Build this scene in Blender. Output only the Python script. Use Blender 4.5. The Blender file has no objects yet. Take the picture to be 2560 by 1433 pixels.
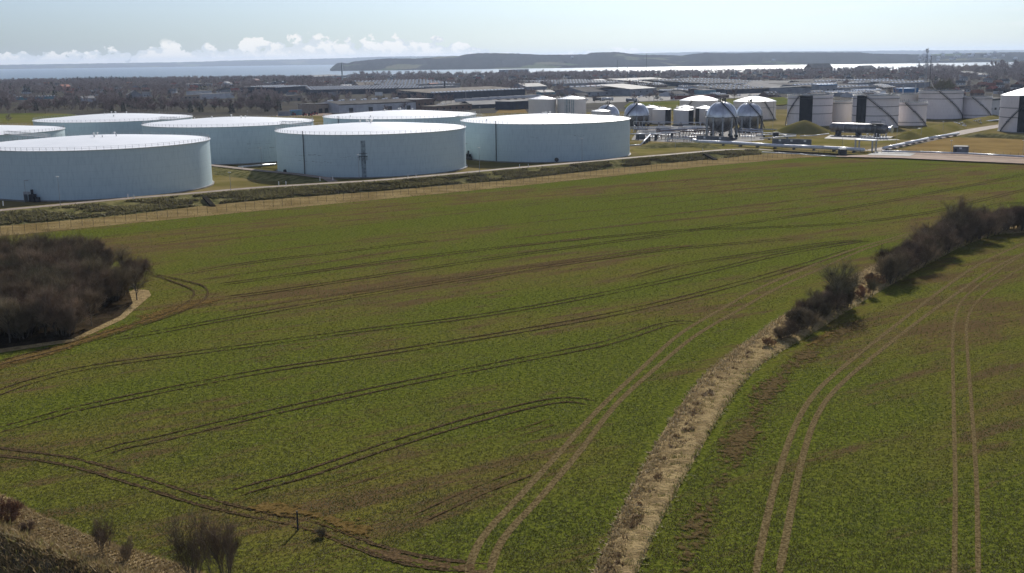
import bpy, bmesh, math, random
import numpy as np
from mathutils import Vector, Matrix

# ------------------------------------------------------------------ camera, sky, sun, exposure
SC = bpy.context.scene
COL = SC.collection
FOC, PW, PH, HOR, ROLL, CAMH = 2700.0, 2560.0, 1433.0, 147.7, 0.0135, 45.6
PITCH = math.atan((PH / 2 - HOR) / FOC)
_fw = np.array([0, math.cos(PITCH), -math.sin(PITCH)])
_u0 = np.cross(np.array([1.0, 0, 0]), _fw)
_R = np.array([1.0, 0, 0]) * math.cos(ROLL) - _u0 * math.sin(ROLL)
_U = _u0 * math.cos(ROLL) + np.array([1.0, 0, 0]) * math.sin(ROLL)
_CAM = np.array([0, 0, CAMH])
cam_d = bpy.data.cameras.new('camera')
cam_d.sensor_fit = 'HORIZONTAL'; cam_d.sensor_width = 36.0
cam_d.lens = 36.0 * FOC / PW
cam_d.clip_start = 1.0; cam_d.clip_end = 80000.0
cam = bpy.data.objects.new('camera', cam_d); COL.objects.link(cam)
cam.matrix_world = Matrix(((_R[0], _U[0], -_fw[0], 0), (_R[1], _U[1], -_fw[1], 0), (_R[2], _U[2], -_fw[2], CAMH), (0, 0, 0, 1)))
SC.camera = cam

SUN_EL, SUN_AZ = math.radians(31.0), math.radians(12.0)      # azimuth clockwise from +Y
SUN_STRENGTH, SKY_STRENGTH, EXPOSURE = 4.9, 0.084, 0.0
sun_d = bpy.data.lights.new('sun', 'SUN'); sun_d.energy = SUN_STRENGTH; sun_d.angle = math.radians(0.5)
sun_d.color = (1.0, 0.95, 0.87)
sun = bpy.data.objects.new('sun', sun_d); COL.objects.link(sun)
sdir = Vector((math.sin(SUN_AZ) * math.cos(SUN_EL), math.cos(SUN_AZ) * math.cos(SUN_EL), math.sin(SUN_EL)))
sun.rotation_euler = sdir.to_track_quat('Z', 'Y').to_euler()

world = bpy.data.worlds.new('World'); SC.world = world; world.use_nodes = True

class G:
    """small helper to wire shader nodes"""
    def __init__(s, tree):
        s.t = tree; tree.nodes.clear()
    def n(s, typ, **kw):
        nd = s.t.nodes.new(typ)
        for k, v in kw.items():
            if k.startswith('i_'):
                key = k[2:]
                key = int(key) if key.isdigit() else key.replace('_', ' ')
                s.put(nd.inputs[key], v)
            else:
                setattr(nd, k, v)
        return nd
    def put(s, sock, v):
        if hasattr(v, 'links') and hasattr(v, 'is_output'):
            s.t.links.new(v, sock)
        elif isinstance(v, bpy.types.Node):
            s.t.links.new(v.outputs[0], sock)
        else:
            if sock.type == 'RGBA' and len(v) == 3: v = (*v, 1)
            sock.default_value = v
    def m(s, op, a, b=None, c=None, clamp=False):
        nd = s.t.nodes.new('ShaderNodeMath'); nd.operation = op; nd.use_clamp = clamp
        s.put(nd.inputs[0], a)
        if b is not None: s.put(nd.inputs[1], b)
        if c is not None: s.put(nd.inputs[2], c)
        return nd.outputs[0]
    def mix(s, f, a, b, blend='MIX'):
        nd = s.t.nodes.new('ShaderNodeMix'); nd.data_type = 'RGBA'; nd.blend_type = blend
        s.put(nd.inputs[0], f); s.put(nd.inputs[6], a); s.put(nd.inputs[7], b)
        return nd.outputs[2]
    def ramp(s, f, lo, hi):
        nd = s.t.nodes.new('ShaderNodeMapRange'); nd.interpolation_type = 'SMOOTHSTEP'
        s.put(nd.inputs[0], f); nd.inputs[1].default_value = lo; nd.inputs[2].default_value = hi
        return nd.outputs[0]
    def noise(s, vec, scale, detail=5.0, rough=0.55, out='Fac', dist=0.0):
        nd = s.t.nodes.new('ShaderNodeTexNoise')
        s.put(nd.inputs['Vector'], vec); nd.inputs['Scale'].default_value = scale
        nd.inputs['Detail'].default_value = detail; nd.inputs['Roughness'].default_value = rough
        nd.inputs['Distortion'].default_value = dist
        return nd.outputs[out]
    def comb(s, x, y, z):
        nd = s.t.nodes.new('ShaderNodeCombineXYZ')
        s.put(nd.inputs[0], x); s.put(nd.inputs[1], y); s.put(nd.inputs[2], z)
        return nd.outputs[0]
    def sep(s, v):
        nd = s.t.nodes.new('ShaderNodeSeparateXYZ'); s.put(nd.inputs[0], v); return nd.outputs

def build_sky():
    g = G(world.node_tree)
    sky = g.n('ShaderNodeTexSky', sky_type='NISHITA', sun_disc=False)
    sky.sun_elevation = SUN_EL; sky.sun_rotation = SUN_AZ
    sky.air_density = 1.0; sky.dust_density = 0.9; sky.ozone_density = 1.0; sky.altitude = 50
    d = g.n('ShaderNodeTexCoord').outputs['Generated']
    x, y, z = g.sep(d)
    az = g.m('ARCTAN2', x, y)
    v = g.comb(g.m('MULTIPLY', az, 1.0), g.m('MULTIPLY', z, 1.35), 0.37)
    # height the cumulus tops reach, by compass direction (a bank of cumulus over the far shore)
    fc = g.n('ShaderNodeFloatCurve')
    pts = [(-0.6, .018), (-0.44, .0205), (-0.36, .021), (-0.30, .026), (-0.26, .024), (-0.235, .030), (-0.19, .036),
           (-0.15, .030), (-0.11, .032), (-0.06, .030), (-0.03, .017), (0.0, .010), (0.05, .008), (0.10, .012), (0.14, .006), (0.3, .004), (0.6, .004)]
    cv = fc.mapping.curves[0]
    for k, (a, h) in enumerate(pts):
        px, py = (a + 0.6) / 1.2, h * 20 * 0.6
        if k == 0: cv.points[0].location = (px, py)
        elif k == len(pts) - 1: cv.points[1].location = (px, py)
        else: cv.points.new(px, py)
    fc.mapping.update()
    g.put(fc.inputs['Value'], g.m('DIVIDE', g.m('ADD', az, 0.6), 1.2, clamp=True))
    top = g.m('DIVIDE', fc.outputs[0], 20.0)
    rel = g.m('DIVIDE', z, top)
    n1 = g.noise(v, 72, 6, 0.54)
    n2 = g.noise(g.comb(g.m('MULTIPLY', az, 1.0), g.m('ADD', g.m('MULTIPLY', z, 1.35), 0.0045), 0.37), 58, 6, 0.52)
    thr = g.m('ADD', 0.27, g.m('MULTIPLY', g.m('POWER', g.m('MAXIMUM', rel, 0.0), 1.5), 0.24))
    dens = g.ramp(g.m('SUBTRACT', n1, thr), 0.0, 0.045)
    dens = g.m('MULTIPLY', dens, g.m('SUBTRACT', 1.0, g.ramp(rel, 1.05, 1.45)))
    # thin high streaks
    vs = g.comb(g.m('MULTIPLY', az, 3.0), g.m('ADD', g.m('MULTIPLY', z, 60.0), g.m('MULTIPLY', az, -3.0)), 1.7)
    st = g.m('MULTIPLY', g.ramp(g.noise(vs, 1.6, 5, 0.6), 0.52, 0.75), g.m('MULTIPLY', g.ramp(z, 0.006, 0.03), g.m('MULTIPLY', g.ramp(az, -0.1, 0.3), 0.35)))
    shade = g.ramp(g.m('SUBTRACT', n1, n2), -0.07, 0.08)
    ccol = g.mix(shade, (0.70, 0.76, 0.80), (1.0, 0.99, 0.96))
    # cumulus sinks into pale haze towards the horizon
    low = g.m('SUBTRACT', 1.0, g.ramp(rel, 0.05, 0.75))
    ccol = g.mix(g.m('MULTIPLY', low, 0.8), ccol, (1.0, 0.965, 0.91))
    hs = g.n('ShaderNodeHueSaturation'); hs.inputs['Saturation'].default_value = 0.6; g.put(hs.inputs['Color'], g.mix(1.0, sky.outputs[0], (0.47, 0.735, 1.20), 'MULTIPLY'))
    b1 = g.n('ShaderNodeBackground', i_Color=hs.outputs[0], i_Strength=SKY_STRENGTH)
    b2 = g.n('ShaderNodeBackground', i_Color=ccol, i_Strength=1.0)
    b3 = g.n('ShaderNodeBackground', i_Color=(0.95, 0.96, 0.97), i_Strength=1.0)
    m1 = g.n('ShaderNodeMixShader', i_0=st, i_1=b1, i_2=b3)
    m2 = g.n('ShaderNodeMixShader', i_0=g.m('MULTIPLY', dens, 0.92), i_1=m1, i_2=b2)
    g.n('ShaderNodeOutputWorld', i_0=m2)
build_sky()

SC.view_settings.view_transform = 'Standard'; SC.view_settings.look = 'None'
SC.view_settings.exposure = EXPOSURE; SC.view_settings.gamma = 1.0
SC.view_settings.use_curve_mapping = False
SC.cycles.use_denoising = True
SC.cycles.max_bounces = 6; SC.cycles.diffuse_bounces = 2; SC.cycles.glossy_bounces = 2
SC.cycles.transparent_max_bounces = 12; SC.cycles.volume_bounces = 0
SC.cycles.sample_clamp_indirect = 4.0

# ------------------------------------------------------------------ survey helpers
rng = np.random.default_rng(11); random.seed(11)
def proj(p):
    d = np.asarray(p, float) - _CAM; zz = d @ _fw
    return PW / 2 + FOC * (d @ _R) / zz, PH / 2 - FOC * (d @ _U) / zz
def gp(px, py, z=0.0):
    """ground point at height z seen at a pixel of the survey photograph"""
    d = _fw + _R * (px - PW / 2) / FOC - _U * (py - PH / 2) / FOC
    return _CAM + d * ((z - CAMH) / d[2])
def hor(px): return HOR + ROLL * (PW / 2 - px)
def ztop(p, py):
    """height of the point above ground point p seen at row py"""
    lo, hi = -20.0, 120.0
    for _ in range(40):
        m = (lo + hi) / 2
        if proj((p[0], p[1], m))[1] > py: lo = m
        else: hi = m
    return lo
def smooth(pts, step):
    """Catmull-Rom through points, resampled"""
    P = [np.asarray(p, float) for p in pts]
    P = [2 * P[0] - P[1]] + P + [2 * P[-1] - P[-2]]
    out = []
    for i in range(1, len(P) - 2):
        n = max(2, int(np.linalg.norm(P[i + 1] - P[i]) / step))
        for k in range(n):
            t = k / n
            out.append(0.5 * (2 * P[i] + (P[i + 1] - P[i - 1]) * t + (2 * P[i - 1] - 5 * P[i] + 4 * P[i + 1] - P[i + 2]) * t * t
                              + (3 * P[i] - P[i - 1] - 3 * P[i + 1] + P[i + 2]) * t ** 3))
    out.append(P[-2])
    return np.array(out)
def vnoise(x, y, seed=0):
    """cheap value noise on arrays"""
    xi, yi = np.floor(x).astype(np.int64), np.floor(y).astype(np.int64)
    fx, fy = x - xi, y - yi
    fx, fy = fx * fx * (3 - 2 * fx), fy * fy * (3 - 2 * fy)
    def h(a, b):
        n = (a * 374761393 + b * 668265263 + seed * 982451653) & 0x7fffffff
        n = ((n ^ (n >> 13)) * 1274126177) & 0x7fffffff
        return ((n ^ (n >> 16)) & 0xffff) / 65535.0
    return (h(xi, yi) * (1 - fx) + h(xi + 1, yi) * fx) * (1 - fy) + (h(xi, yi + 1) * (1 - fx) + h(xi + 1, yi + 1) * fx) * fy
def fbm(x, y, seed=0, oct=4):
    a, s, f = 0.5, 0.0, 1.0
    for o in range(oct):
        s = s + a * vnoise(x * f, y * f, seed + o); a *= 0.5; f *= 2.03
    return s

# ------------------------------------------------------------------ object helpers
def tag(o, label=None, cat=None, group=None, kind=None):
    if label: o['label'] = label
    if cat: o['category'] = cat
    if group: o['group'] = group
    if kind: o['kind'] = kind
    return o
def link(name, data, mat=None, parent=None):
    o = bpy.data.objects.new(name, data); COL.objects.link(o)
    if mat is not None and data is not None and len(data.materials) == 0: data.materials.append(mat)
    if parent is not None: o.parent = parent
    return o
def empty(name, loc, label, cat, rz=0.0, group=None):
    o = bpy.data.objects.new(name, None); COL.objects.link(o); o.empty_display_size = 0.5
    o.location = loc; o.rotation_euler.z = rz
    return tag(o, label, cat, group)
def mesh_np(name, V, Fq, col=None):
    """mesh from numpy verts and an (n,3) or (n,4) face array"""
    V = np.asarray(V, np.float32); Fq = np.asarray(Fq, np.int32); k = Fq.shape[1]
    me = bpy.data.meshes.new(name)
    me.vertices.add(len(V)); me.vertices.foreach_set('co', V.ravel())
    me.loops.add(Fq.size); me.loops.foreach_set('vertex_index', Fq.ravel())
    me.polygons.add(len(Fq)); me.polygons.foreach_set('loop_start', np.arange(0, Fq.size, k, dtype=np.int32))
    if col is not None:
        a = me.attributes.new('tint', 'FLOAT', 'POINT'); a.data.foreach_set('value', np.asarray(col, np.float32))
    me.update(calc_edges=True)
    return me
class MB:
    """collects simple shapes into one mesh"""
    def __init__(s): s.v, s.f = [], []
    def add(s, V, Fs):
        b = len(s.v); s.v += [tuple(p) for p in V]; s.f += [tuple(i + b for i in f) for f in Fs]; return s
    def box(s, x0, x1, y0, y1, z0, z1):
        return s.add([(x0, y0, z0), (x1, y0, z0), (x1, y1, z0), (x0, y1, z0), (x0, y0, z1), (x1, y0, z1), (x1, y1, z1), (x0, y1, z1)],
                     [(0, 3, 2, 1), (4, 5, 6, 7), (0, 1, 5, 4), (1, 2, 6, 5), (2, 3, 7, 6), (3, 0, 4, 7)])
    def bar(s, a, b, r, n=6, r2=None):
        a, b = Vector(a), Vector(b); r2 = r if r2 is None else r2
        d = (b - a).normalized(); u = d.orthogonal().normalized(); w = d.cross(u)
        V = []
        for p, q in ((a, r), (b, r2)):
            for k in range(n):
                t = 2 * math.pi * k / n; V.append(p + (u * math.cos(t) + w * math.sin(t)) * q)
        return s.add(V, [(k, (k + 1) % n, n + (k + 1) % n, n + k) for k in range(n)] + [tuple(range(n - 1, -1, -1)), tuple(range(n, 2 * n))])
    def path(s, P, r, n=6):
        for a, b in zip(P[:-1], P[1:]): s.bar(a, b, r, n)
        return s
    def lathe(s, prof, n=24, c=(0, 0, 0), a0=0.0, a1=2 * math.pi):
        full = abs(a1 - a0 - 2 * math.pi) < 1e-6; m = n if full else n + 1
        V = []
        for r, z in prof:
            for k in range(m):
                t = a0 + (a1 - a0) * k / n; V.append((c[0] + r * math.cos(t), c[1] + r * math.sin(t), c[2] + z))
        Fs = []
        for i in range(len(prof) - 1):
            for k in range(n):
                k2 = (k + 1) % m
                Fs.append((i * m + k, i * m + k2, (i + 1) * m + k2, (i + 1) * m + k))
        return s.add(V, Fs)
    def build(s, name, mat, parent=None, smooth=False):
        me = bpy.data.meshes.new(name); me.from_pydata(s.v, [], s.f)
        if smooth:
            me.polygons.foreach_set('use_smooth', [True] * len(me.polygons))
        me.update()
        return link(name, me, mat, parent)
    def mesh(s, name, mat):
        me = bpy.data.meshes.new(name); me.from_pydata(s.v, [], s.f); me.update(); me.materials.append(mat); return me
def copy_tree(o, parent=None):
    c = o.copy(); COL.objects.link(c)
    if parent is not None: c.parent = parent
    for ch in list(o.children): copy_tree(ch, c)
    return c

# ------------------------------------------------------------------ materials
MATS = {}
def pm(name, c1, c2=None, scale=1.0, rough=0.8, metal=0.0, detail=5.0, lo=0.35, hi=0.65, bump=0.0, bscale=None, stretch=(1, 1, 1),
       rnd=0.0, coord='Object', spec=0.12, trans=0.0):
    m = bpy.data.materials.new(name); m.use_nodes = True; g = G(m.node_tree)
    tc = g.n('ShaderNodeTexCoord').outputs[coord]
    mp = g.n('ShaderNodeMapping', i_Vector=tc); mp.inputs['Scale'].default_value = stretch
    col = c1
    if c2 is not None:
        col = g.mix(g.ramp(g.noise(mp.outputs[0], scale, detail), lo, hi), c1, c2)
    if rnd:
        r = g.n('ShaderNodeObjectInfo').outputs['Random']
        hs = g.n('ShaderNodeHueSaturation'); g.put(hs.inputs['Color'], col if not isinstance(col, tuple) else (*col, 1))
        g.put(hs.inputs['Value'], g.m('ADD', 1 - rnd, g.m('MULTIPLY', r, 2 * rnd)))
        g.put(hs.inputs['Hue'], g.m('ADD', 0.5 - rnd * 0.06, g.m('MULTIPLY', g.m('FRACT', g.m('MULTIPLY', r, 7.3)), rnd * 0.12)))
        col = hs.outputs[0]
    p = g.n('ShaderNodeBsdfPrincipled', i_Base_Color=col, i_Roughness=rough, i_Metallic=metal)
    p.inputs['Specular IOR Level'].default_value = spec
    if bump:
        b = g.n('ShaderNodeBump', i_Height=g.noise(mp.outputs[0], bscale or scale * 3, 4), i_Distance=bump, i_Strength=1.0)
        g.put(p.inputs['Normal'], b.outputs[0])
    sh = p
    if trans:
        t = g.n('ShaderNodeBsdfTranslucent', i_Color=col)
        sh = g.n('ShaderNodeMixShader', i_0=trans, i_1=p, i_2=t)
    g.n('ShaderNodeOutputMaterial', i_0=sh)
    MATS[name] = m
    return m

# ------------------------------------------------------------------ ground, sea, hills
def sheet(name, pts, mat, kind='structure', z=None):
    bm = bmesh.new()
    vs = [bm.verts.new((p[0], p[1], p[2] if z is None else z)) for p in pts]
    f = bm.faces.new(vs); bmesh.ops.triangulate(bm, faces=[f])
    if sum((b.normal.z * b.calc_area() for b in bm.faces)) < 0: bmesh.ops.reverse_faces(bm, faces=bm.faces)
    me = bpy.data.meshes.new(name); bm.to_mesh(me); bm.free()
    return tag(link(name, me, mat), kind=kind)
def strip(name, rails, mat, kind='structure', sm=True, tint=None):
    """surface lofted through rails (arrays of equal length)"""
    A = np.stack(rails, 1); n, m = A.shape[:2]
    i = np.arange(n - 1)[:, None] * m + np.arange(m - 1)[None]
    Fq = np.stack([i, i + 1, i + m + 1, i + m], -1).reshape(-1, 4)
    e1, e2 = A[1, 0] - A[0, 0], A[0, -1] - A[0, 0]
    if np.cross(e1, e2)[2] > 0: Fq = Fq[:, ::-1]
    me = mesh_np(name, A.reshape(-1, 3), Fq, None if tint is None else np.broadcast_to(tint, (n, m)).ravel())
    if sm: me.polygons.foreach_set('use_smooth', np.ones(len(me.polygons), bool))
    return tag(link(name, me, mat), kind=kind)
def offs(L, d, z=None):
    """offset a polyline sideways (positive = to its left)"""
    t = np.gradient(L[:, :2], axis=0); t /= np.linalg.norm(t, axis=1)[:, None]
    o = L.copy(); o[:, 0] -= t[:, 1] * d; o[:, 1] += t[:, 0] * d
    if z is not None: o[:, 2] = z
    return o
def resample(L, n):
    s = np.r_[0, np.cumsum(np.linalg.norm(np.diff(L[:, :2], axis=0), axis=1))]
    q = np.linspace(0, s[-1], n)
    return np.stack([np.interp(q, s, L[:, k]) for k in range(3)], 1)
def pxline(pts, z=0.0, step=2.0):
    return smooth([gp(*p[:2], p[2] if len(p) > 2 else z) for p in pts], step)

TOWN_Z = -0.15
m = pm('town_ground', (0.040, 0.034, 0.028), (0.065, 0.058, 0.036), 0.012, detail=8, lo=0.4, hi=0.62, spec=0.02, rough=0.95)
# the land: flat to 3.2 km, then down to the shore of the fjord
def coast_y(x): return 3200 + 160 * (fbm(x / 700 + 3, x * 0 + 0.5, 5) - 0.5) * 2
def land():
    xs = np.linspace(-5200, 5200, 260); ys = np.r_[-300, 0, 250, 330, 400, 900, 1500, 2200, 2800, np.linspace(2950, 3700, 26)]
    X, Y = np.meshgrid(xs, ys); cy = coast_y(X)
    Z = TOWN_Z - 14 * np.clip((Y - cy) / 160, 0, 1.4) - 3.0 * np.clip((330 - Y) / 80, 0, 1)
    V = np.stack([X, Y, Z], -1).reshape(-1, 3); m_ = len(xs)
    i = np.arange(len(ys) - 1)[:, None] * m_ + np.arange(m_ - 1)[None]
    return mesh_np('ground', V, np.stack([i, i + 1, i + m_ + 1, i + m_], -1).reshape(-1, 4))
tag(link('ground', land(), m), kind='structure')

def sea_mat():
    m = bpy.data.materials.new('sea_water'); m.use_nodes = True; g = G(m.node_tree)
    tc = g.n('ShaderNodeTexCoord').outputs['Object']
    h = g.m('ADD', g.noise(tc, 0.05, 6, 0.6), g.m('MULTIPLY', g.noise(tc, 0.004, 3), 0.6))
    b = g.n('ShaderNodeBump', i_Height=h, i_Distance=1.6, i_Strength=1.0)
    p = g.n('ShaderNodeBsdfPrincipled', i_Base_Color=(0.06, 0.11, 0.14), i_Roughness=0.32, i_Normal=b.outputs[0])
    p.inputs['IOR'].default_value = 1.33
    g.n('ShaderNodeOutputMaterial', i_0=p)
    return m
SEA_Z = -10.0
sheet('sea', [(-24000, 3000, SEA_Z), (24000, 3000, SEA_Z), (24000, 27500, SEA_Z), (-24000, 27500, SEA_Z)], sea_mat())

def hills_mat():
    m = bpy.data.materials.new('hill_land'); m.use_nodes = True; g = G(m.node_tree)
    tc = g.n('ShaderNodeTexCoord').outputs['Object']
    mp = g.n('ShaderNodeMapping', i_Vector=tc); mp.inputs['Scale'].default_value = (1, 0.55, 2.0)
    a = g.ramp(g.noise(mp.outputs[0], 0.0022, 3, 0.5), 0.55, 0.60)
    b = g.noise(mp.outputs[0], 0.02, 4)
    wood = g.mix(b, (0.012, 0.014, 0.014), (0.03, 0.028, 0.026))
    vor = g.n('ShaderNodeTexVoronoi', i_Vector=mp.outputs[0], i_Scale=0.004).outputs['Color']
    fld = g.mix(g.sep(vor)[0], (0.07, 0.10, 0.04), (0.13, 0.115, 0.07))
    p = g.n('ShaderNodeBsdfPrincipled', i_Base_Color=g.mix(a, wood, fld), i_Roughness=0.9)
    p.inputs['Specular IOR Level'].default_value = 0.0
    g.n('ShaderNodeOutputMaterial', i_0=p)
    return m
HM = hills_mat()
def hill_range(name, prof, d0, d1, seed, x0, x1, n=420, rows=26, rough=5.0):
    """land rising from a shore at distance d0 to a skyline at d1; prof = skyline row per column"""
    px = np.linspace(x0, x1, n); top = np.interp(px, [p[0] for p in prof], [p[1] for p in prof])
    V = []
    for r in range(rows):
        t = r / (rows - 1) * 1.35
        for x, ty in zip(px, top):
            az = math.atan((x - PW / 2) / FOC); d = d0 + (d1 - d0) * t
            zt = CAMH + (hor(x) - ty) / FOC * d1
            s = min(t, 1.0); s = s * s * (3 - 2 * s)
            lump = fbm(np.array([x / 60.0]), np.array([t * 4.0]), seed)[0] - 0.47
            zz = SEA_Z - 1 + (zt - SEA_Z + 1) * s * (1 + 0.55 * lump * (1 - s) * 2) - (max(t - 1, 0) * 3) ** 2 * 30
            if t > 0.02: zz += rough * (vnoise(np.array([x / 3.1]), np.array([r * 3.7]), seed + 9)[0] - 0.4) * min(1, t * 4)
            V.append((d * math.tan(az), d, zz))
    i = np.arange(rows - 1)[:, None] * n + np.arange(n - 1)[None]
    me = mesh_np(name, V, np.stack([i, i + 1, i + n + 1, i + n], -1).reshape(-1, 4))
    me.polygons.foreach_set('use_smooth', np.ones(len(me.polygons), bool))
    return tag(link(name, me, HM), kind='structure')
hill_range('far_shore_hills', [(-400, 166), (0, 163), (150, 161), (330, 158), (480, 156), (640, 151), (760, 149), (880, 146), (960, 143), (1100, 141), (1200, 140),
    (1500, 137), (1740, 131), (1900, 130), (2200, 128), (2320, 127), (2560, 126), (2900, 124)], 18700, 21500, 3, -500, 3100, rough=16)
hill_range('peninsula_hills', [(836, 178), (842, 172), (850, 165), (860, 158), (872, 157), (885, 159), (900, 154), (940, 150), (980, 147), (1050, 147), (1110, 143), (1160, 141),
    (1168, 138), (1200, 134), (1240, 134), (1300, 135), (1360, 138), (1470, 137), (1480, 133), (1540, 131), (1570, 134), (1600, 138), (1660, 138), (1700, 140),
    (1730, 136), (1760, 133), (1840, 134), (1920, 132), (2050, 132), (2140, 132), (2170, 135), (2300, 137), (2420, 133), (2560, 131), (2900, 128)], 6260, 7900, 21, 838, 3000, n=520, rows=34, rough=6)

# ------------------------------------------------------------------ the fields
p_a, p_b = gp(560, 875), gp(1500, 735)
ROW_ANG = math.atan2(p_b[1] - p_a[1], p_b[0] - p_a[0])
def field_mat(name, warm=0.0):
    m = bpy.data.materials.new(name); m.use_nodes = True; g = G(m.node_tree)
    tc = g.n('ShaderNodeTexCoord').outputs['Object']
    mp = g.n('ShaderNodeMapping', i_Vector=tc); mp.inputs['Rotation'].default_value = (0, 0, -ROW_ANG)
    v = mp.outputs[0]
    ms = g.n('ShaderNodeMapping', i_Vector=v); ms.inputs['Scale'].default_value = (0.3, 1.0, 1.0)
    big = g.noise(ms.outputs[0], 0.028, 4, 0.55)
    mid = g.noise(ms.outputs[0], 0.22, 4, 0.6)
    fine = g.noise(v, 1.7, 5, 0.65)
    clod = g.noise(v, 4.5, 3, 0.6)
    c = g.mix(g.ramp(fine, 0.36, 0.66), (0.058, 0.072, 0.011), (0.152, 0.166, 0.026))
    olive = g.mix(g.ramp(fine, 0.3, 0.7), (0.096, 0.082, 0.018), (0.185, 0.158, 0.038))
    soil = g.mix(clod, (0.080, 0.046, 0.024), (0.145, 0.092, 0.052))
    c = g.mix(g.ramp(big, 0.42 - warm, 0.66 - warm), c, olive)
    mr = g.n('ShaderNodeMapping', i_Vector=v); mr.inputs['Scale'].default_value = (0.05, 1.0, 1.0)
    row = g.noise(mr.outputs[0], 0.34, 5, 0.6)
    drill = g.noise(g.n('ShaderNodeMapping', i_Vector=v, i_Scale=(0.12, 1.0, 1.0)).outputs[0], 2.2, 3, 0.5)
    sf = g.m('ADD', g.m('MULTIPLY', mid, 0.35), g.m('ADD', g.m('MULTIPLY', clod, 0.2), g.m('ADD', g.m('MULTIPLY', row, 0.3), g.m('MULTIPLY', drill, 0.15))))
    sf = g.ramp(g.m('ADD', sf, g.m('MULTIPLY', g.m('SUBTRACT', big, 0.5), 0.5)), 0.505 - warm * 0.6, 0.585 - warm * 0.6)
    c = g.mix(g.m('MULTIPLY', sf, 0.8), c, soil)
    h = g.m('ADD', g.m('MULTIPLY', fine, 1.0), g.m('MULTIPLY', clod, 0.5))
    b = g.n('ShaderNodeBump', i_Height=h, i_Distance=0.20, i_Strength=1.0)
    p = g.n('ShaderNodeBsdfPrincipled', i_Base_Color=c, i_Roughness=0.9, i_Normal=b.outputs[0])
    p.inputs['Specular IOR Level'].default_value = 0.0
    t = g.n('ShaderNodeBsdfTranslucent', i_Color=c)
    g.n('ShaderNodeOutputMaterial', i_0=p)
    return m
FM, FM2 = field_mat('winter_crop'), field_mat('winter_crop_thin', -0.012)
far_edge = [gp(*p) for p in [(-420, 634), (0, 591), (640, 528), (727, 520), (1000, 494), (1280, 467), (1742, 418), (2000, 395), (2090, 391), (2250, 396), (2400, 403), (2560, 410), (2900, 428)]]
strip_r = pxline([(1540, 1530), (1590, 1440), (1640, 1330), (1700, 1215), (1760, 1110), (1800, 1040), (1850, 970), (1900, 915), (1940, 888), (2040, 828), (2132, 770), (2218, 718),
                  (2340, 650), (2410, 615), (2488, 588), (2560, 582), (2760, 566)], step=1.0)
strip_l = pxline([(1440, 1530), (1480, 1440), (1560, 1265), (1640, 1110), (1700, 1015), (1760, 940), (1830, 880), (1890, 838), (1941, 800), (2060, 728), (2150, 680), (2280, 618),
                  (2400, 570), (2480, 548), (2560, 541), (2760, 530)], step=1.0)
NS = 420
SL, SR = resample(strip_l, NS), resample(strip_r, NS)
mid = (SL + SR) / 2
seam = [tuple(p) for p in mid[::6]]
BANK_PX = [(-160, 1180), (0, 1236), (60, 1266), (130, 1302), (250, 1350), (350, 1382), (450, 1412), (520, 1440), (640, 1490)]
BANK = pxline(BANK_PX, step=0.6)
sheet('crop_field', [(p[0], p[1], 0) for p in far_edge[:-1]] + [(far_edge[-1][0], far_edge[-1][1], 0)] + [(p[0], p[1], 0) for p in seam[::-1]] + [(seam[0][0], 40, 0), (BANK[-1][0] + 6, 40, 0)] + [(p[0], p[1], 0) for p in BANK[::-8]] + [(-230, 200, 0)], FM)
sheet('crop_field_beyond_hedge', [(p[0], p[1], 0) for p in seam] + [(seam[-1][0] + 90, seam[-1][1] - 40, 0), (200, 60, 0), (60, 40, 0), (seam[0][0], 40, 0)], FM2)

# tractor wheel tracks: shallow ruts pressed into the crop
def track_mat(name, c1, c2, cover=0.0, bump=0.12):
    m = bpy.data.materials.new(name); m.use_nodes = True; g = G(m.node_tree)
    tc = g.n('ShaderNodeTexCoord').outputs['Object']
    u = g.m('ABSOLUTE', g.n('ShaderNodeAttribute', attribute_name='tint').outputs['Fac'])
    n = g.noise(tc, 1.3, 5, 0.65); n2 = g.noise(tc, 0.07, 3)
    c = g.mix(g.ramp(g.noise(tc, 3.0, 4), 0.35, 0.65), c1, c2)
    a = g.m('ADD', g.m('SUBTRACT', 1.0, u), g.m('MULTIPLY', g.m('SUBTRACT', n, 0.5), 2.3))
    a = g.m('ADD', a, g.m('MULTIPLY', g.m('SUBTRACT', n2, 0.5 - cover), 1.6))
    a = g.ramp(a, 0.22, 0.62)
    b = g.n('ShaderNodeBump', i_Height=g.noise(tc, 4.0, 4), i_Distance=bump)
    p = g.n('ShaderNodeBsdfPrincipled', i_Base_Color=c, i_Roughness=0.9, i_Normal=b.outputs[0])
    p.inputs['Specular IOR Level'].default_value = 0.0
    g.n('ShaderNodeOutputMaterial', i_0=g.n('ShaderNodeMixShader', i_0=a, i_1=g.n('ShaderNodeBsdfTransparent'), i_2=p))
    return m
TM_SOIL_SHADE = track_mat('shaded_rut_soil', (0.038, 0.027, 0.014), (0.125, 0.086, 0.046), -0.03)  # soil colour darkened to carry the shadow inside the ruts
TM_PALE = track_mat('rut_pale_soil', (0.085, 0.060, 0.027), (0.205, 0.155, 0.072), 0.48)
TM_STUB = track_mat('trampled_stubble', (0.10, 0.064, 0.021), (0.18, 0.12, 0.042), -0.10)
TM_BROWN = track_mat('thin_crop_soil', (0.085, 0.055, 0.028), (0.15, 0.10, 0.05), -0.17)
TM_STREAK = track_mat('sparse_crop_soil', (0.080, 0.056, 0.025), (0.145, 0.105, 0.044), -0.17, 0.06)
TM_THIN = track_mat('thin_crop', (0.075, 0.050, 0.025), (0.14, 0.102, 0.042), -0.27, 0.05)
TRACKS, TZ = [], [0.006]
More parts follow.
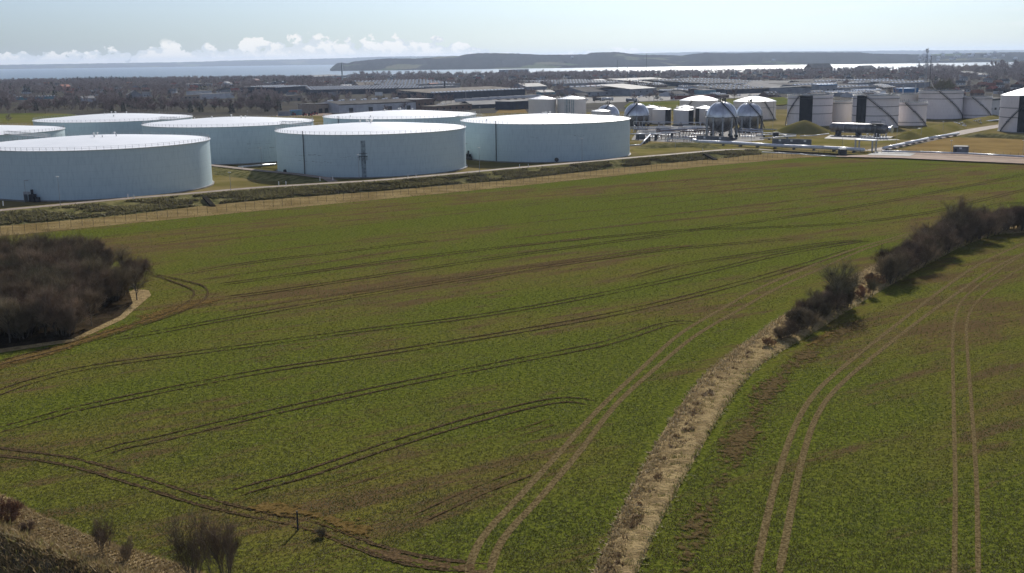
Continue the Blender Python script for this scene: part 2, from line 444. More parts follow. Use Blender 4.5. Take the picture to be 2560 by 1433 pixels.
def ribbon(L, w, mat, name='wheel_track', deep=0.05):
    TZ[0] += 0.002
    deep = deep * 1.6 if name == 'wheel_track' else deep
    prof = [(-1, 0.0), (-0.62, deep), (-0.2, 0.004), (0.2, 0.004), (0.62, deep), (1, 0.0)]
    L = resample(L, max(6, int(np.linalg.norm(np.diff(L[:, :2], axis=0), axis=1).sum() / 1.2)))
    rails = []
    for u, z in prof:
        r = offs(L, u * w / 2); r[:, 2] = TZ[0] + z; rails.append(r)
    n_ = len(L); e_ = np.minimum(np.arange(n_), n_ - 1 - np.arange(n_)) * 1.2
    fade = np.clip(1 - e_ / min(4.0, .05 * n_ * 1.2), 0, 1)[:, None]; U_ = np.array([u for u, z in prof])[None]
    strip(name, rails, mat, tint=np.where(U_ < 0, -1, 1) * (np.abs(U_) + 0.9 * fade))
    if name == 'wheel_track': TRACKS.append((L, w))
def single(pts, w=0.8, mat=None): ribbon(pxline(pts), w, mat or TM_SOIL_SHADE)
def pair(pts, gap=2.1, w=0.75, mat=None):
    w *= 0.8
    L = pxline(pts)
    ribbon(offs(L, gap / 2), w, mat or TM_SOIL_SHADE); ribbon(offs(L, -gap / 2), w, mat or TM_SOIL_SHADE)
single([(1165, 1440), (1190, 1372), (1225, 1320), (1300, 1240), (1400, 1130), (1500, 1020), (1600, 925), (1700, 835), (1800, 775), (1900, 720), (2040, 660), (2130, 625), (2215, 600), (2330, 568)], 0.85, TM_PALE)
single([(1222, 1440), (1240, 1380), (1275, 1325), (1350, 1245), (1450, 1128), (1540, 1012), (1640, 920), (1735, 842), (1830, 785), (1940, 722), (2060, 668), (2150, 628), (2225, 603), (2335, 573)], 0.85, TM_PALE)
single([(1885, 1450), (1928, 1250), (1963, 1130), (2000, 1040), (2050, 970), (2130, 900), (2250, 805), (2350, 728), (2450, 660), (2570, 605), (2700, 560)], 0.8, TM_PALE)
single([(1945, 1450), (1983, 1250), (2010, 1130), (2045, 1035), (2095, 968), (2185, 890), (2290, 808), (2390, 735), (2490, 668), (2590, 620), (2720, 570)], 0.8, TM_PALE)
single([(2386, 1450), (2388, 1200), (2384, 1000), (2382, 850), (2390, 785), (2414, 742), (2475, 692), (2570, 630), (2680, 585)], 0.5, TM_PALE)
single([(2446, 1450), (2441, 1200), (2428, 1000), (2417, 855), (2420, 795), (2445, 752), (2505, 702), (2590, 648), (2700, 600)], 0.5, TM_PALE)
single([(-60, 1114), (0, 1121), (100, 1133), (200, 1150), (350, 1192), (500, 1240), (650, 1280), (800, 1310), (900, 1348), (1000, 1380), (1120, 1402), (1240, 1412)], 0.9)
single([(-60, 1131), (0, 1140), (100, 1152), (200, 1172), (350, 1217), (500, 1264), (650, 1297), (750, 1318), (900, 1375), (1000, 1408), (1100, 1425), (1200, 1432)], 0.9)
single([(900, 1365), (1000, 1395), (1100, 1414), (1180, 1425), (1240, 1440)], 2.6, TM_BROWN)
for L in ([(215, 1148), (300, 1118), (400, 1098), (640, 1040), (960, 970), (1280, 905), (1500, 862), (1600, 832), (1660, 812), (1715, 806), (1765, 818)],
          [(-60, 1090), (0, 1075), (120, 1042), (240, 1012), (640, 932), (950, 885), (1300, 828), (1560, 780), (1800, 722), (2000, 666), (2140, 622)],
          [(560, 1243), (650, 1215), (750, 1190), (950, 1122), (1150, 1060), (1300, 1020), (1390, 1002), (1450, 1002), (1505, 1016)]):
    pair(L, 2.0, 0.75)
pair([(-60, 1000), (0, 982), (60, 960), (230, 918), (560, 873), (880, 830), (1200, 790), (1500, 737), (1750, 684), (1950, 637), (2160, 602)], 2.0, 0.7)
pair([(240, 855), (400, 830), (560, 800), (900, 740), (1200, 692), (1500, 648), (1700, 622), (2000, 596)], 2.0, 0.6)
pair([(540, 748), (700, 727), (900, 697), (1280, 640), (1640, 590), (1880, 556), (2064, 530), (2187, 510), (2334, 482), (2448, 460), (2600, 428)], 2.0, 0.75)
pair([(520, 716), (700, 692), (1060, 642), (1400, 604), (1700, 577), (1900, 570), (2141, 557), (2340, 529), (2426, 508), (2600, 466)], 2.0, 0.6)
pair([(440, 690), (640, 656), (860, 630), (1100, 600)], 2.0, 0.55)
pair([(800, 1228), (900, 1196), (1050, 1150), (1300, 1082), (1400, 1048)], 2.0, 0.5, TM_BROWN)
pair([(1040, 1300), (1120, 1262), (1200, 1226), (1330, 1176)], 2.0, 0.7, TM_BROWN)
pair([(2440, 548), (2458, 527), (2500, 510), (2570, 507), (2680, 500)], 2.0, 0.6)
for L, w in (([(300, 622), (640, 578), (1000, 540), (1300, 512), (1700, 470)], 1.6), ([(200, 600), (500, 566), (900, 524), (1200, 492), (1500, 462)], 1.4), ([(640, 590), (1000, 550), (1400, 506), (1900, 452), (2250, 420)], 1.5),
             ([(560, 640), (900, 602), (1300, 560), (1700, 520), (2100, 470), (2400, 430)], 1.3), ([(1300, 545), (1700, 505), (2100, 455), (2350, 425)], 1.6), ([(1500, 470), (1900, 436), (2200, 412), (2450, 414)], 2.0),
             ([(1100, 655), (1500, 610), (1900, 572)], 0.9)):
    ribbon(pxline(L), w, TM_BROWN, 'bare_soil_streak', 0.02)
for L, w in (([(560, 780), (900, 728), (1300, 668), (1700, 612)], 4.0), ([(900, 668), (1200, 628), (1500, 592)], 3.5),
             ([(1100, 716), (1400, 664), (1750, 610)], 3.0), ([(1250, 600), (1600, 560), (2000, 520)], 4.0), ([(1600, 545), (2000, 500), (2300, 462)], 3.5), ([(500, 700), (760, 664), (1000, 628)], 3.0), ([(1500, 505), (1900, 470), (2300, 436)], 3.5),
             ):
    ribbon(pxline(L), w, TM_STREAK, 'bare_soil_streak', 0.02)
# the turning loop round the thicket and its trampled, yellowed verge
ribbon(pxline([(-80, 935), (0, 912), (100, 886), (230, 846), (330, 815), (420, 785), (480, 765), (560, 748)]), 7.0, TM_STUB, 'trampled_verge', 0.02)
ribbon(pxline([(350, 800), (420, 778), (480, 760), (545, 752)]), 8.0, TM_STUB, 'trampled_verge', 0.02)
single([(-60, 936), (0, 914), (100, 889), (250, 848), (400, 800), (465, 776), (505, 755), (520, 735), (508, 716), (465, 704), (405, 690), (345, 674)], 0.8)
single([(-60, 926), (0, 904), (100, 878), (240, 840), (380, 797), (440, 775), (474, 752), (486, 736), (478, 724), (440, 708), (380, 688), (345, 682)], 0.7)
ribbon(pxline([(620, 1268), (720, 1278), (800, 1292), (870, 1318), (920, 1345)]), 5.5, TM_STUB, 'trampled_verge', 0.02)
ribbon(pxline([(690, 1318), (745, 1318), (810, 1335), (860, 1352)]), 2.2, TM_BROWN, 'trampled_verge', 0.03)
ribbon(offs(resample(SR, 200)[4:90], -4.0), 10.0, TM_THIN, 'thin_crop_strip', 0.02)
ribbon(pxline([(2010, 868), (2050, 850), (2080, 828)]), 2.5, TM_STUB, 'trampled_verge', 0.02)
pair([(1560, 700), (1700, 664), (1900, 634), (2080, 608), (2190, 603)], 2.0, 0.6)

# ------------------------------------------------------------------ grass tufts
def tufts(P, length, width, blades, lean, seed, tint, up=1.0):
    """blades of grass or crop leaves as single triangles"""
    r = np.random.default_rng(seed); n = len(P); nb = n * blades
    B = np.repeat(P, blades, 0); a = r.uniform(0, 2 * np.pi, nb)
    L = np.repeat(length, blades) * r.uniform(0.6, 1.25, nb); W = np.repeat(width, blades) * r.uniform(0.7, 1.3, nb)
    le = lean * r.uniform(0.5, 1.4, nb)
    d = np.stack([np.cos(a), np.sin(a)], 1)
    base = B.copy(); base[:, :2] += d * (r.uniform(0, 0.12, nb) * L)[:, None]
    side = np.stack([-d[:, 1], d[:, 0], np.zeros(nb)], 1) * W[:, None] / 2
    tip = base.copy(); tip[:, :2] += d * (L * np.sin(le))[:, None]; tip[:, 2] += L * np.cos(le) * up
    V = np.stack([base - side, base + side, tip], 1).reshape(-1, 3)
    t = np.repeat(np.repeat(tint, blades) + r.normal(0, 0.08, nb), 3)
    return V, np.arange(nb * 3).reshape(-1, 3), np.clip(t, 0, 1)
def leaf_mat(name, c0, c1, c2, trans=0.4):
    m = bpy.data.materials.new(name); m.use_nodes = True; g = G(m.node_tree)
    t = g.n('ShaderNodeAttribute', attribute_name='tint').outputs['Fac']
    c = g.mix(g.ramp(t, 0.0, 0.5), c0, g.mix(g.ramp(t, 0.5, 1.0), c1, c2))
    p = g.n('ShaderNodeBsdfPrincipled', i_Base_Color=c, i_Roughness=0.6); p.inputs['Specular IOR Level'].default_value = 0.2
    g.n('ShaderNodeOutputMaterial', i_0=g.n('ShaderNodeMixShader', i_0=trans, i_1=p, i_2=g.n('ShaderNodeBsdfTranslucent', i_Color=c)))
    return m
CROP = leaf_mat('crop_leaf', (0.136, 0.096, 0.034), (0.128, 0.122, 0.023), (0.116, 0.133, 0.021), 0.45)
STRAW = leaf_mat('straw_blade', (0.16, 0.10, 0.05), (0.40, 0.295, 0.145), (0.27, 0.25, 0.07), 0.3)
HEATH = leaf_mat('heath_blade', (0.10, 0.082, 0.052), (0.19, 0.175, 0.075), (0.30, 0.26, 0.125), 0.45)
def cells(P, c=0.3): return set(map(tuple, np.floor(P[:, :2] / c).astype(int)))
blocked = set()
for L, w in TRACKS:
    q = resample(L, max(4, int(np.linalg.norm(np.diff(L[:, :2], axis=0), axis=1).sum() / 0.2)))
    for o in np.arange(-w * 0.3, w * 0.3 + 0.01, 0.15): blocked |= cells(offs(q, o))
def in_strip(x, y, pad=0.3):
    """True inside the margin strip"""
    d = np.hypot(mid[::2, 0][None] - x[:, None], mid[::2, 1][None] - y[:, None]); k = d.argmin(1)
    half = np.linalg.norm(SL[::2][k, :2] - SR[::2][k, :2], axis=1) / 2
    return d[np.arange(len(x)), k] < half + pad
def beyond_bank(x, y):
    return y > np.interp(x, BANK[:, 0], BANK[:, 1], left=BANK[0, 1]) + 0.3
def crop_points(n, y0, y1, seed):
    r = np.random.default_rng(seed)
    u = r.uniform(0, 1, n); y = 1 / (1 / y0 + u * (1 / y1 - 1 / y0))        # thins out with distance
    x = r.uniform(-0.52, 0.54, n) * y
    P = np.stack([x, y, np.zeros(n)], 1)
    keep = beyond_bank(x, y)
    for i in range(0, n, 20000):
        s = slice(i, i + 20000); keep[s] &= ~in_strip(x[s], y[s])
    cc = np.floor(P[:, :2] / 0.3).astype(int)
    keep &= ~np.array([(a, b) in blocked for a, b in cc])
    g = fbm(x * 0.05, y * 0.09, 4); g2 = fbm(x * 0.5, y * 0.5, 8)
    keep &= r.uniform(0, 1, n) < np.clip(0.55 + 1.2 * (g2 - 0.36) - 1.0 * np.maximum(g - 0.5, 0), 0.06, 1)
    P = P[keep]; t = np.clip(0.72 - 1.3 * (g[keep] - 0.42) + 0.22 * (g2[keep] - 0.45), 0, 1)
    return P, t
P, t = crop_points(300000, 84, 430, 5)
sz = 0.11 + 0.0006 * P[:, 1]
V, Fq, tt = tufts(P, sz, sz * 0.45, 3, 0.95, 6, t)
tag(link('crop_plants', mesh_np('crop_plants', V, Fq, tt), CROP), kind='stuff')

# ------------------------------------------------------------------ rough margin strip between the fields, and the hedge bottom
def ground_strip(name, rails, mat, amp, sc, seed):
    R = []
    for k, r in enumerate(rails):
        r = r.copy()
        if 0 < k < len(rails) - 1: r[:, 2] += amp * (fbm(r[:, 0] * sc, r[:, 1] * sc, seed) - 0.35)
        R.append(r)
    return strip(name, R, mat)
m_straw = pm('dry_grass', (0.22, 0.158, 0.078), (0.37, 0.275, 0.135), 0.8, detail=7, bump=0.25, bscale=3.0, spec=0.0)
m_green_straw = pm('green_straw_grass', (0.17, 0.155, 0.05), (0.30, 0.225, 0.105), 0.35, detail=7, lo=0.4, hi=0.6, bump=0.25, bscale=3.0, spec=0.0)
def lerp_rails(A, B, zs):
    n = len(zs)
    out = []
    for k, z in enumerate(zs):
        r = A + (B - A) * (k / (n - 1)); r[:, 2] = z; out.append(r)
    return out
zs = [0.0, 0.12, 0.2, 0.26, 0.3, 0.32, 0.34, 0.36, 0.38, 0.4, 0.42, 0.36, 0.012]
ground_strip('grass_margin', lerp_rails(SL, SR, zs), m_straw, 0.5, 0.9, 31)
r = np.random.default_rng(3)
k = r.integers(0, NS, 19000); u = r.uniform(0.0, 1.0, 19000)
t_ = 0.53 + 0.62 * np.clip((u - 0.42) * 2.2, 0, 1) + r.normal(0, 0.10, 19000)
kc = np.sort(r.integers(0, NS, 130)); uc = np.clip(0.5 + r.normal(0, 0.09, 130), 0.1, 0.9)      # clumps tinted dark to stand for shaded hollows down the middle
k = np.r_[k, np.repeat(kc, 9)]; u = np.r_[u, np.repeat(uc, 9) + r.normal(0, 0.02, 130 * 9)]; t_ = np.r_[t_, np.full(130 * 9, 0.10)]
P = SL[k] + (SR[k] - SL[k]) * u[:, None] + r.normal(0, 0.25, (len(k), 3)) * [1, 1, 0]; P[:, 2] = 0.24 * np.clip(np.minimum(u, 1 - u) * 8, 0, 1) + np.where(t_ < .12, .12, 0)
V, Fq, tt = tufts(P, np.full(len(P), 0.42), np.full(len(P), 0.15), 4, 0.95, 9, np.clip(t_, 0, 1))
tag(link('margin_grass', mesh_np('margin_grass', V, Fq, tt), STRAW), kind='stuff')

# ------------------------------------------------------------------ bank with rough grass in the near corner
crest = offs(BANK, -5.6, 0.7); lip = offs(BANK, -6.6, 0.45); foot = offs(BANK, -9.6, -1.7); dry = offs(BANK, -10.6, -1.8); shore = offs(BANK, -12.4, -0.4); nearf = offs(BANK, -26, -0.3)
b0 = BANK.copy(); b0[:, 2] = 0.03
ground_strip('grass_bank', [b0] + [b0 + (crest - b0) * q for q in (0.2, 0.4, 0.6, 0.8)] + [crest], m_straw, 0.3, 0.5, 41)
m_rough = pm('rough_bank', (0.10, 0.075, 0.05), (0.20, 0.165, 0.10), 1.2, detail=7, bump=0.3, bscale=4, spec=0.0)
ground_strip('ditch_bank', [crest, lip] + [lip + (foot - lip) * q for q in (0.25, 0.5, 0.75)] + [foot, dry, shore], m_rough, 0.45, 1.1, 43)
strip('grass_verge', [shore, nearf], m_green_straw)
bd = offs(BANK, 0.02, -2.5); strip('field_edge_bank', [b0, bd], m_straw)
q = rng.integers(0, len(BANK), 9000); uu = rng.uniform(0.0, 1, 9000)
P = b0[q] + (crest[q] - b0[q]) * uu[:, None]; P[:, 2] += 0.02
V1, F1, t1 = tufts(P, np.full(9000, 0.4), np.full(9000, 0.12), 3, 0.9, 14, np.clip(0.5 + rng.normal(0, 0.12, 9000), 0, 1))
q = rng.integers(0, len(BANK), 9000); uu = rng.uniform(-0.25, 1.0, 9000)
P = crest[q] + (foot[q] - crest[q]) * np.maximum(uu, -0.1)[:, None] + rng.normal(0, 0.3, (9000, 3)) * [1, 1, 0.2]
V2, F2, t2 = tufts(P, np.full(9000, 0.75), np.full(9000, 0.16), 4, 0.8, 15, np.clip(0.55 + rng.normal(0, 0.18, 9000), 0, 1))
tag(link('bank_grass', mesh_np('bank_grass', np.r_[V1, V2], np.r_[F1, F2 + len(V1)], np.r_[t1, t2]), STRAW), kind='stuff')

# ------------------------------------------------------------------ tank farm ground: bund, road, verges
SITE = 0.55
crest_px = [(-420, 571, 2.72), (-160, 545, 2.72), (0, 529, 2.72), (160, 514, 2.72), (320, 499, 2.72), (480, 486, 2.72), (640, 472, 2.72), (830, 460, 2.72), (960, 452, 2.72), (1120, 438, 2.72), (1280, 423, 2.72), (1420, 411, 2.72), (1560, 398, 2.72), (1700, 386, 2.55), (1818, 376, 2.3), (1880, 374, 1.6), (1935, 377, 0.8)]
foot_px = [(-420, 606), (-160, 581), (0, 565), (160, 552), (320, 537), (480, 518), (640, 502), (830, 487), (960, 477), (1120, 463), (1280, 450), (1420, 434), (1560, 419), (1700, 405), (1818, 395), (1880, 388), (1935, 384)]
CR = resample(pxline(crest_px, step=1.5), 380); FT = resample(pxline(foot_px, 0.02, step=1.5), 380)
ROADW = 4.6
CI = offs(CR, ROADW + 1.2); CI2 = offs(CR, ROADW + 2.0)
IN = offs(CR, ROADW + 8.0, SITE - 0.1)
m_heath = pm('heath_slope', (0.11, 0.108, 0.040), (0.23, 0.20, 0.085), 0.5, detail=8, lo=0.38, hi=0.62, bump=0.5, bscale=1.6, stretch=(0.6, 1, 1), spec=0.0)
rails = [FT] + [FT + (CR - FT) * q for q in (0.12, 0.25, 0.38, 0.5, 0.62, 0.74, 0.86)] + [CR]
for k in range(1, 8):
    r_ = rails[k]; a = 0.75 * (fbm(r_[:, 0] * 0.35, r_[:, 1] * 0.35 + k * 3.1, 51) - 0.42); r_[:, 2] += a; r_[:, 1] += a * 0.6
strip('bund_slope', rails, m_heath)
m_turf = pm('site_turf', (0.13, 0.112, 0.036), (0.21, 0.165, 0.072), 0.035, detail=8, lo=0.38, hi=0.62, bump=0.12, bscale=1.2, spec=0.0)
m_gravel = pm('service_road_gravel', (0.23, 0.18, 0.14), (0.31, 0.25, 0.20), 0.3, detail=6, bump=0.03, bscale=5, spec=0.15)
m_asph = pm('site_asphalt', (0.06, 0.053, 0.05), (0.10, 0.09, 0.082), 0.2, detail=6)
strip('bund_crest_turf', [CR, offs(CR, 0.5), offs(CR, ROADW + 1.0), CI2], m_turf)
r0, r1 = offs(CR, 0.9), offs(CR, ROADW + 0.4); r0[:, 2] += 0.03; r1[:, 2] += 0.03
strip('service_road', [r0, (r0 + r1) / 2 + [0, 0, 0.03], r1], m_gravel)
strip('bund_inner_slope', [CI2, (CI2 + IN) / 2 + [0, 0, 0.15], IN], m_turf)
E0 = resample(np.array(far_edge[:10]) * [1, 1, 0] + [0, 0, 0.03], 380)
m_verge = pm('straw_verge', (0.175, 0.125, 0.052), (0.27, 0.20, 0.09), 0.18, detail=8, bump=0.2, bscale=1.4, stretch=(0.5, 1, 1), spec=0.0)
ground_strip('straw_verge', [E0] + [E0 + (FT - E0) * q for q in (0.3, 0.6, 0.9)] + [FT], m_verge, 0.25, 0.3, 55)
# heather and rough grass on the outer face, tussocks on the verge
n = 30000; q = rng.integers(0, 372, n); uu = rng.uniform(0.06, 0.9, n)
P = FT[q] + (CR[q] - FT[q]) * uu[:, None] + rng.normal(0, 0.3, (n, 3)) * [1, 1, 0.3]
den = fbm(P[:, 0] * 0.11, P[:, 1] * 0.11 + uu * 2, 61); keep = den > 0.36; P = P[keep]
V, Fq, tt = tufts(P, 0.5 + 0.5 * den[keep], np.full(len(P), 0.5), 4, 0.85, 17, np.clip(0.25 + 1.1 * (den[keep] - 0.4) + rng.normal(0, 0.16, len(P)), 0, 1))
tag(link('bund_heather', mesh_np('bund_heather', V, Fq, tt), HEATH), kind='stuff')
n = 2600; q = rng.integers(0, 372, n); uu = rng.uniform(0.0, 1, n) ** 1.6
P = E0[q] + (FT[q] - E0[q]) * uu[:, None]
V, Fq, tt = tufts(P, np.full(n, 0.28), np.full(n, 0.25), 3, 1.1, 18, np.clip(rng.normal(0.3, 0.2, n), 0, 1))
tag(link('verge_tussocks', mesh_np('verge_tussocks', V, Fq, tt), STRAW), kind='stuff')

# the site floor
edge_r = [far_edge[k] for k in range(9, 13)]
sheet('site_ground', [(p[0], p[1], SITE) for p in IN[::10]] + [(IN[-1][0] + 2, IN[-1][1] - 6, SITE)] + [(p[0], p[1] + 1, SITE) for p in edge_r] + [(430, 700, SITE), (430, 930, SITE), (-200, 930, SITE), (-420, 880, SITE), (-420, 470, SITE)], m_turf)
m_red = pm('bare_red_earth', (0.18, 0.105, 0.06), (0.26, 0.165, 0.10), 0.12, detail=7, bump=0.1, bscale=1.0)
m_straw_f = pm('straw_lawn', (0.20, 0.135, 0.05), (0.265, 0.185, 0.072), 0.06, detail=8, bump=0.1, bscale=1.0, spec=0.0)
m_lawn = pm('site_lawn', (0.145, 0.132, 0.034), (0.22, 0.18, 0.065), 0.05, detail=8, bump=0.12, bscale=1.0, spec=0.0)
m_conc = pm('concrete', (0.20, 0.19, 0.175), (0.28, 0.27, 0.25), 0.3, detail=7, rough=0.7)
def flat(name, px, mat, z): return sheet(name, [gp(*p, z) for p in px], mat)
flat('red_earth', [(2070, 391), (2300, 381), (2560, 388), (2700, 392), (2700, 416), (2560, 409), (2400, 402), (2250, 395)], m_red, SITE + 0.03)
flat('straw_field', [(2240, 377), (2350, 347), (2420, 341), (2560, 346), (2760, 352), (2760, 398), (2560, 387), (2400, 381)], m_straw_f, SITE + 0.05)
flat('lawn', [(1985, 349), (2080, 344), (2200, 349), (2240, 352), (2180, 362), (2120, 366), (2000, 368), (1890, 372), (1840, 362), (1905, 355)], m_lawn, SITE + 0.04)
flat('lawn', [(1700, 356), (1830, 361), (1850, 372), (1700, 378), (1600, 388), (1578, 372)], m_lawn, SITE + 0.06)
flat('site_road', [(2150, 377), (2205, 368), (2330, 338), (2450, 318), (2560, 302), (2560, 308), (2470, 324), (2390, 340), (2260, 367), (2215, 377)], m_gravel, SITE + 0.08)
flat('concrete_yard', [(2168, 387), (2190, 379), (2250, 379), (2290, 384), (2275, 390)], m_conc, SITE + 0.12)
flat('process_yard', [(1578, 350), (1600, 318), (1700, 312), (1800, 318), (1905, 330), (1910, 350), (1800, 360), (1680, 356)], m_asph, SITE + 0.03)
flat('concrete_pad', [(2060, 346), (2075, 338), (2230, 341), (2250, 350), (2180, 352)], m_conc, SITE + 0.1)
m_mead = pm('meadow', (0.095, 0.115, 0.022), (0.15, 0.14, 0.04), 0.02, detail=7, spec=0.0)
m_stub = pm('stubble', (0.30, 0.24, 0.12), (0.36, 0.29, 0.15), 0.02, detail=6, spec=0.0)
flat('meadow', [(-300, 330), (-300, 290), (70, 283), (180, 285), (240, 300), (100, 320)], m_mead, TOWN_Z + 0.06)
flat('meadow', [(1560, 266), (1575, 256), (1700, 252), (1830, 247), (1960, 243), (1990, 254), (1960, 262), (1700, 276), (1570, 276)], m_mead, SITE + 0.1)
flat('meadow', [(1235, 286), (1255, 268), (1310, 270), (1325, 290)], m_straw_f, TOWN_Z + 0.08)
flat('stubble_field', [(452, 203), (462, 195), (518, 194), (514, 204)], m_stub, TOWN_Z + 0.06)
flat('stubble_field', [(2325, 177), (2400, 170), (2465, 168), (2462, 175), (2400, 179)], m_stub, TOWN_Z + 0.08)
flat('depot_yard', [(690, 288), (770, 280), (830, 278), (830, 300), (700, 305)], m_red, TOWN_Z + 0.07)
flat('industrial_yard', [(1080, 268), (1120, 246), (1340, 238), (1480, 244), (1900, 232), (1910, 242), (1700, 250), (1480, 258), (1240, 268)], m_asph, TOWN_Z + 0.09)

def ridge(name, pts, zc, topw, run, z0, mat, road=None):
    L = pxline(pts, zc, 2.0); n = len(L)
    e = np.clip(np.minimum(np.arange(n), n - 1 - np.arange(n)) / 4.0, 0, 1); L[:, 2] = z0 + (zc - z0) * e
    rails = [offs(L, -topw / 2 - run, z0), offs(L, -topw / 2 - run / 2), offs(L, -topw / 2), offs(L, topw / 2), offs(L, topw / 2 + run, z0)]
    rails[1][:, 2] = z0 + (L[:, 2] - z0) * 0.55
    for r_ in rails[1:4]: r_[:, 2] += 0.25 * (fbm(r_[:, 0] * .4, r_[:, 1] * .4, 71) - .45)
    strip(name, rails, mat)
    if road:
        a, b = offs(L, -topw / 2 + 0.4), offs(L, topw / 2 - 0.4); a[:, 2] += 0.3; b[:, 2] += 0.3
        strip('service_road', [a, b], road)
ridge('cross_bund', [(420, 404), (540, 416), (640, 427), (740, 437), (850, 452)], 2.7, 5.0, 6.0, SITE - 0.1, m_heath, m_gravel)
ridge('grass_berm', [(1590, 362), (1660, 358), (1740, 357), (1800, 362)], 2.6, 1.5, 5.0, SITE - 0.1, m_heath)
ridge('grass_berm', [(2262, 331), (2310, 320), (2350, 311), (2388, 303)], 4.5, 2.0, 9.0, SITE - 0.1, m_lawn)
ridge('grass_berm', [(2404, 302), (2440, 296), (2470, 291), (2495, 286)], 3.6, 2.0, 7.0, SITE - 0.1, m_lawn)
ridge('grass_berm', [(2395, 334), (2470, 334), (2560, 338), (2700, 345)], 2.6, 1.5, 4.0, SITE - 0.1, m_heath)
ridge('grass_berm', [(1905, 322), (1932, 318), (1965, 318)], 3.0, 2.0, 5.0, SITE - 0.1, m_lawn)
def mound():
    c = gp(2003, 333, SITE); rx, ry = 19.0, 13.0; n = 30; V = []
    for j in range(n + 1):
        for i in range(n + 1):
            u, v = i / n * 2 - 1, j / n * 2 - 1
            d = math.hypot(u - 0.08 * (1 - abs(u)), v); h = max(0.0, 1 - d ** 1.35); h = h ** 1.1
            V.append((c[0] + u * rx, c[1] + v * ry, SITE - 0.05 + 7.6 * h + 0.3 * (float(fbm(np.array([i * .3]), np.array([j * .3]), 3)[0]) - .45) * (h > 0)))
    me = bpy.data.meshes.new('grass_mound'); me.from_pydata(V, [], [(j * (n + 1) + i, j * (n + 1) + i + 1, (j + 1) * (n + 1) + i + 1, (j + 1) * (n + 1) + i) for j in range(n) for i in range(n)])
    me.polygons.foreach_set('use_smooth', [True] * len(me.polygons))
    tag(link('grass_mound', me, m_lawn), kind='structure')
mound()

# ------------------------------------------------------------------ storage tanks
def tank_paint(name, c1, c2, seam=0.06, streak=0.5):
    m = bpy.data.materials.new(name); m.use_nodes = True; g = G(m.node_tree)
    tc = g.n('ShaderNodeTexCoord').outputs['Object']; x, y, z = g.sep(tc)
    ang = g.m('ARCTAN2', y, x)
    course = g.m('FRACT', g.m('DIVIDE', z, 2.42))
    line = g.m('LESS_THAN', course, 0.035)
    sv = g.comb(g.m('MULTIPLY', ang, 60.0), g.m('MULTIPLY', z, 0.25), 0.0)
    st = g.ramp(g.noise(sv, 1.0, 4, 0.6), 0.42, 0.75)
    pl = g.noise(g.comb(g.m('FLOOR', g.m('ADD', g.m('MULTIPLY', ang, 7.0), g.m('MULTIPLY', g.m('FLOOR', g.m('DIVIDE', z, 2.42)), 0.37))), g.m('FLOOR', g.m('DIVIDE', z, 2.42)), 0.0), 3.1, 0)
    c = g.mix(g.m('MULTIPLY', st, streak), c1, c2)
    c = g.mix(g.m('MULTIPLY', g.m('SUBTRACT', pl, 0.5), 0.12), c, (0.9, 0.9, 0.9))
    c = g.mix(g.m('MULTIPLY', line, seam), c, (0.1, 0.12, 0.13))
    sc = g.ramp(g.noise(g.comb(g.m('MULTIPLY', ang, 9.0), g.m('MULTIPLY', z, 1.9), r_seed(name)), 1.0, 5, 0.62), 0.70, 0.76)
    c = g.mix(g.m('MULTIPLY', sc, g.m('MULTIPLY', g.ramp(z, 7.0, 2.0), 0.55)), c, (0.07, 0.085, 0.09))
    p = g.n('ShaderNodeBsdfPrincipled', i_Base_Color=c, i_Roughness=0.5)
    p.inputs['Specular IOR Level'].default_value = 0.35
    g.n('ShaderNodeOutputMaterial', i_0=p); return m
def r_seed(s): return (sum(map(ord, s)) % 97) / 7.0
PAINT = tank_paint('pale_green_tank_paint', (0.53, 0.645, 0.67), (0.41, 0.525, 0.565), 0.16, 0.65)
PAINT_G = tank_paint('grey_tank_paint', (0.78, 0.73, 0.73), (0.60, 0.55, 0.55), 0.14, 0.7)
PAINT_B = tank_paint('cream_tank_paint', (0.74, 0.69, 0.64), (0.54, 0.50, 0.46), 0.05, 0.6)
ROOFW = pm('white_roof_paint', (0.90, 0.90, 0.89), (0.83, 0.84, 0.83), 0.18, detail=8, rough=0.42, spec=0.5, lo=0.3, hi=0.8)
WHITE = pm('white_paint', (0.78, 0.78, 0.76), (0.66, 0.66, 0.64), 0.6, rough=0.4)
GREYM = pm('galvanised_steel', (0.30, 0.31, 0.32), (0.40, 0.41, 0.42), 1.2, rough=0.5, metal=0.4)
DARKM = pm('dark_steel', (0.035, 0.04, 0.045), (0.06, 0.06, 0.065), 1.0, rough=0.6)
BLACKP = pm('black_paint', (0.014, 0.018, 0.024), (0.022, 0.026, 0.034), 0.5, rough=0.55)
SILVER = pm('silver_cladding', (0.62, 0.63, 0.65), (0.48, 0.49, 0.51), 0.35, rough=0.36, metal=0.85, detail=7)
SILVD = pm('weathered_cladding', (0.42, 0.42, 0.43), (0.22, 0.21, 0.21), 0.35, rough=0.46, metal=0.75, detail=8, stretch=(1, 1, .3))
RUST = pm('rusty_steel', (0.10, 0.05, 0.035), (0.17, 0.10, 0.07), 1.5, rough=0.8)
CONC = m_conc
POST = MB().box(-.04, .04, -.04, .04, 0, 1.15).mesh('railing_post', GREYM)
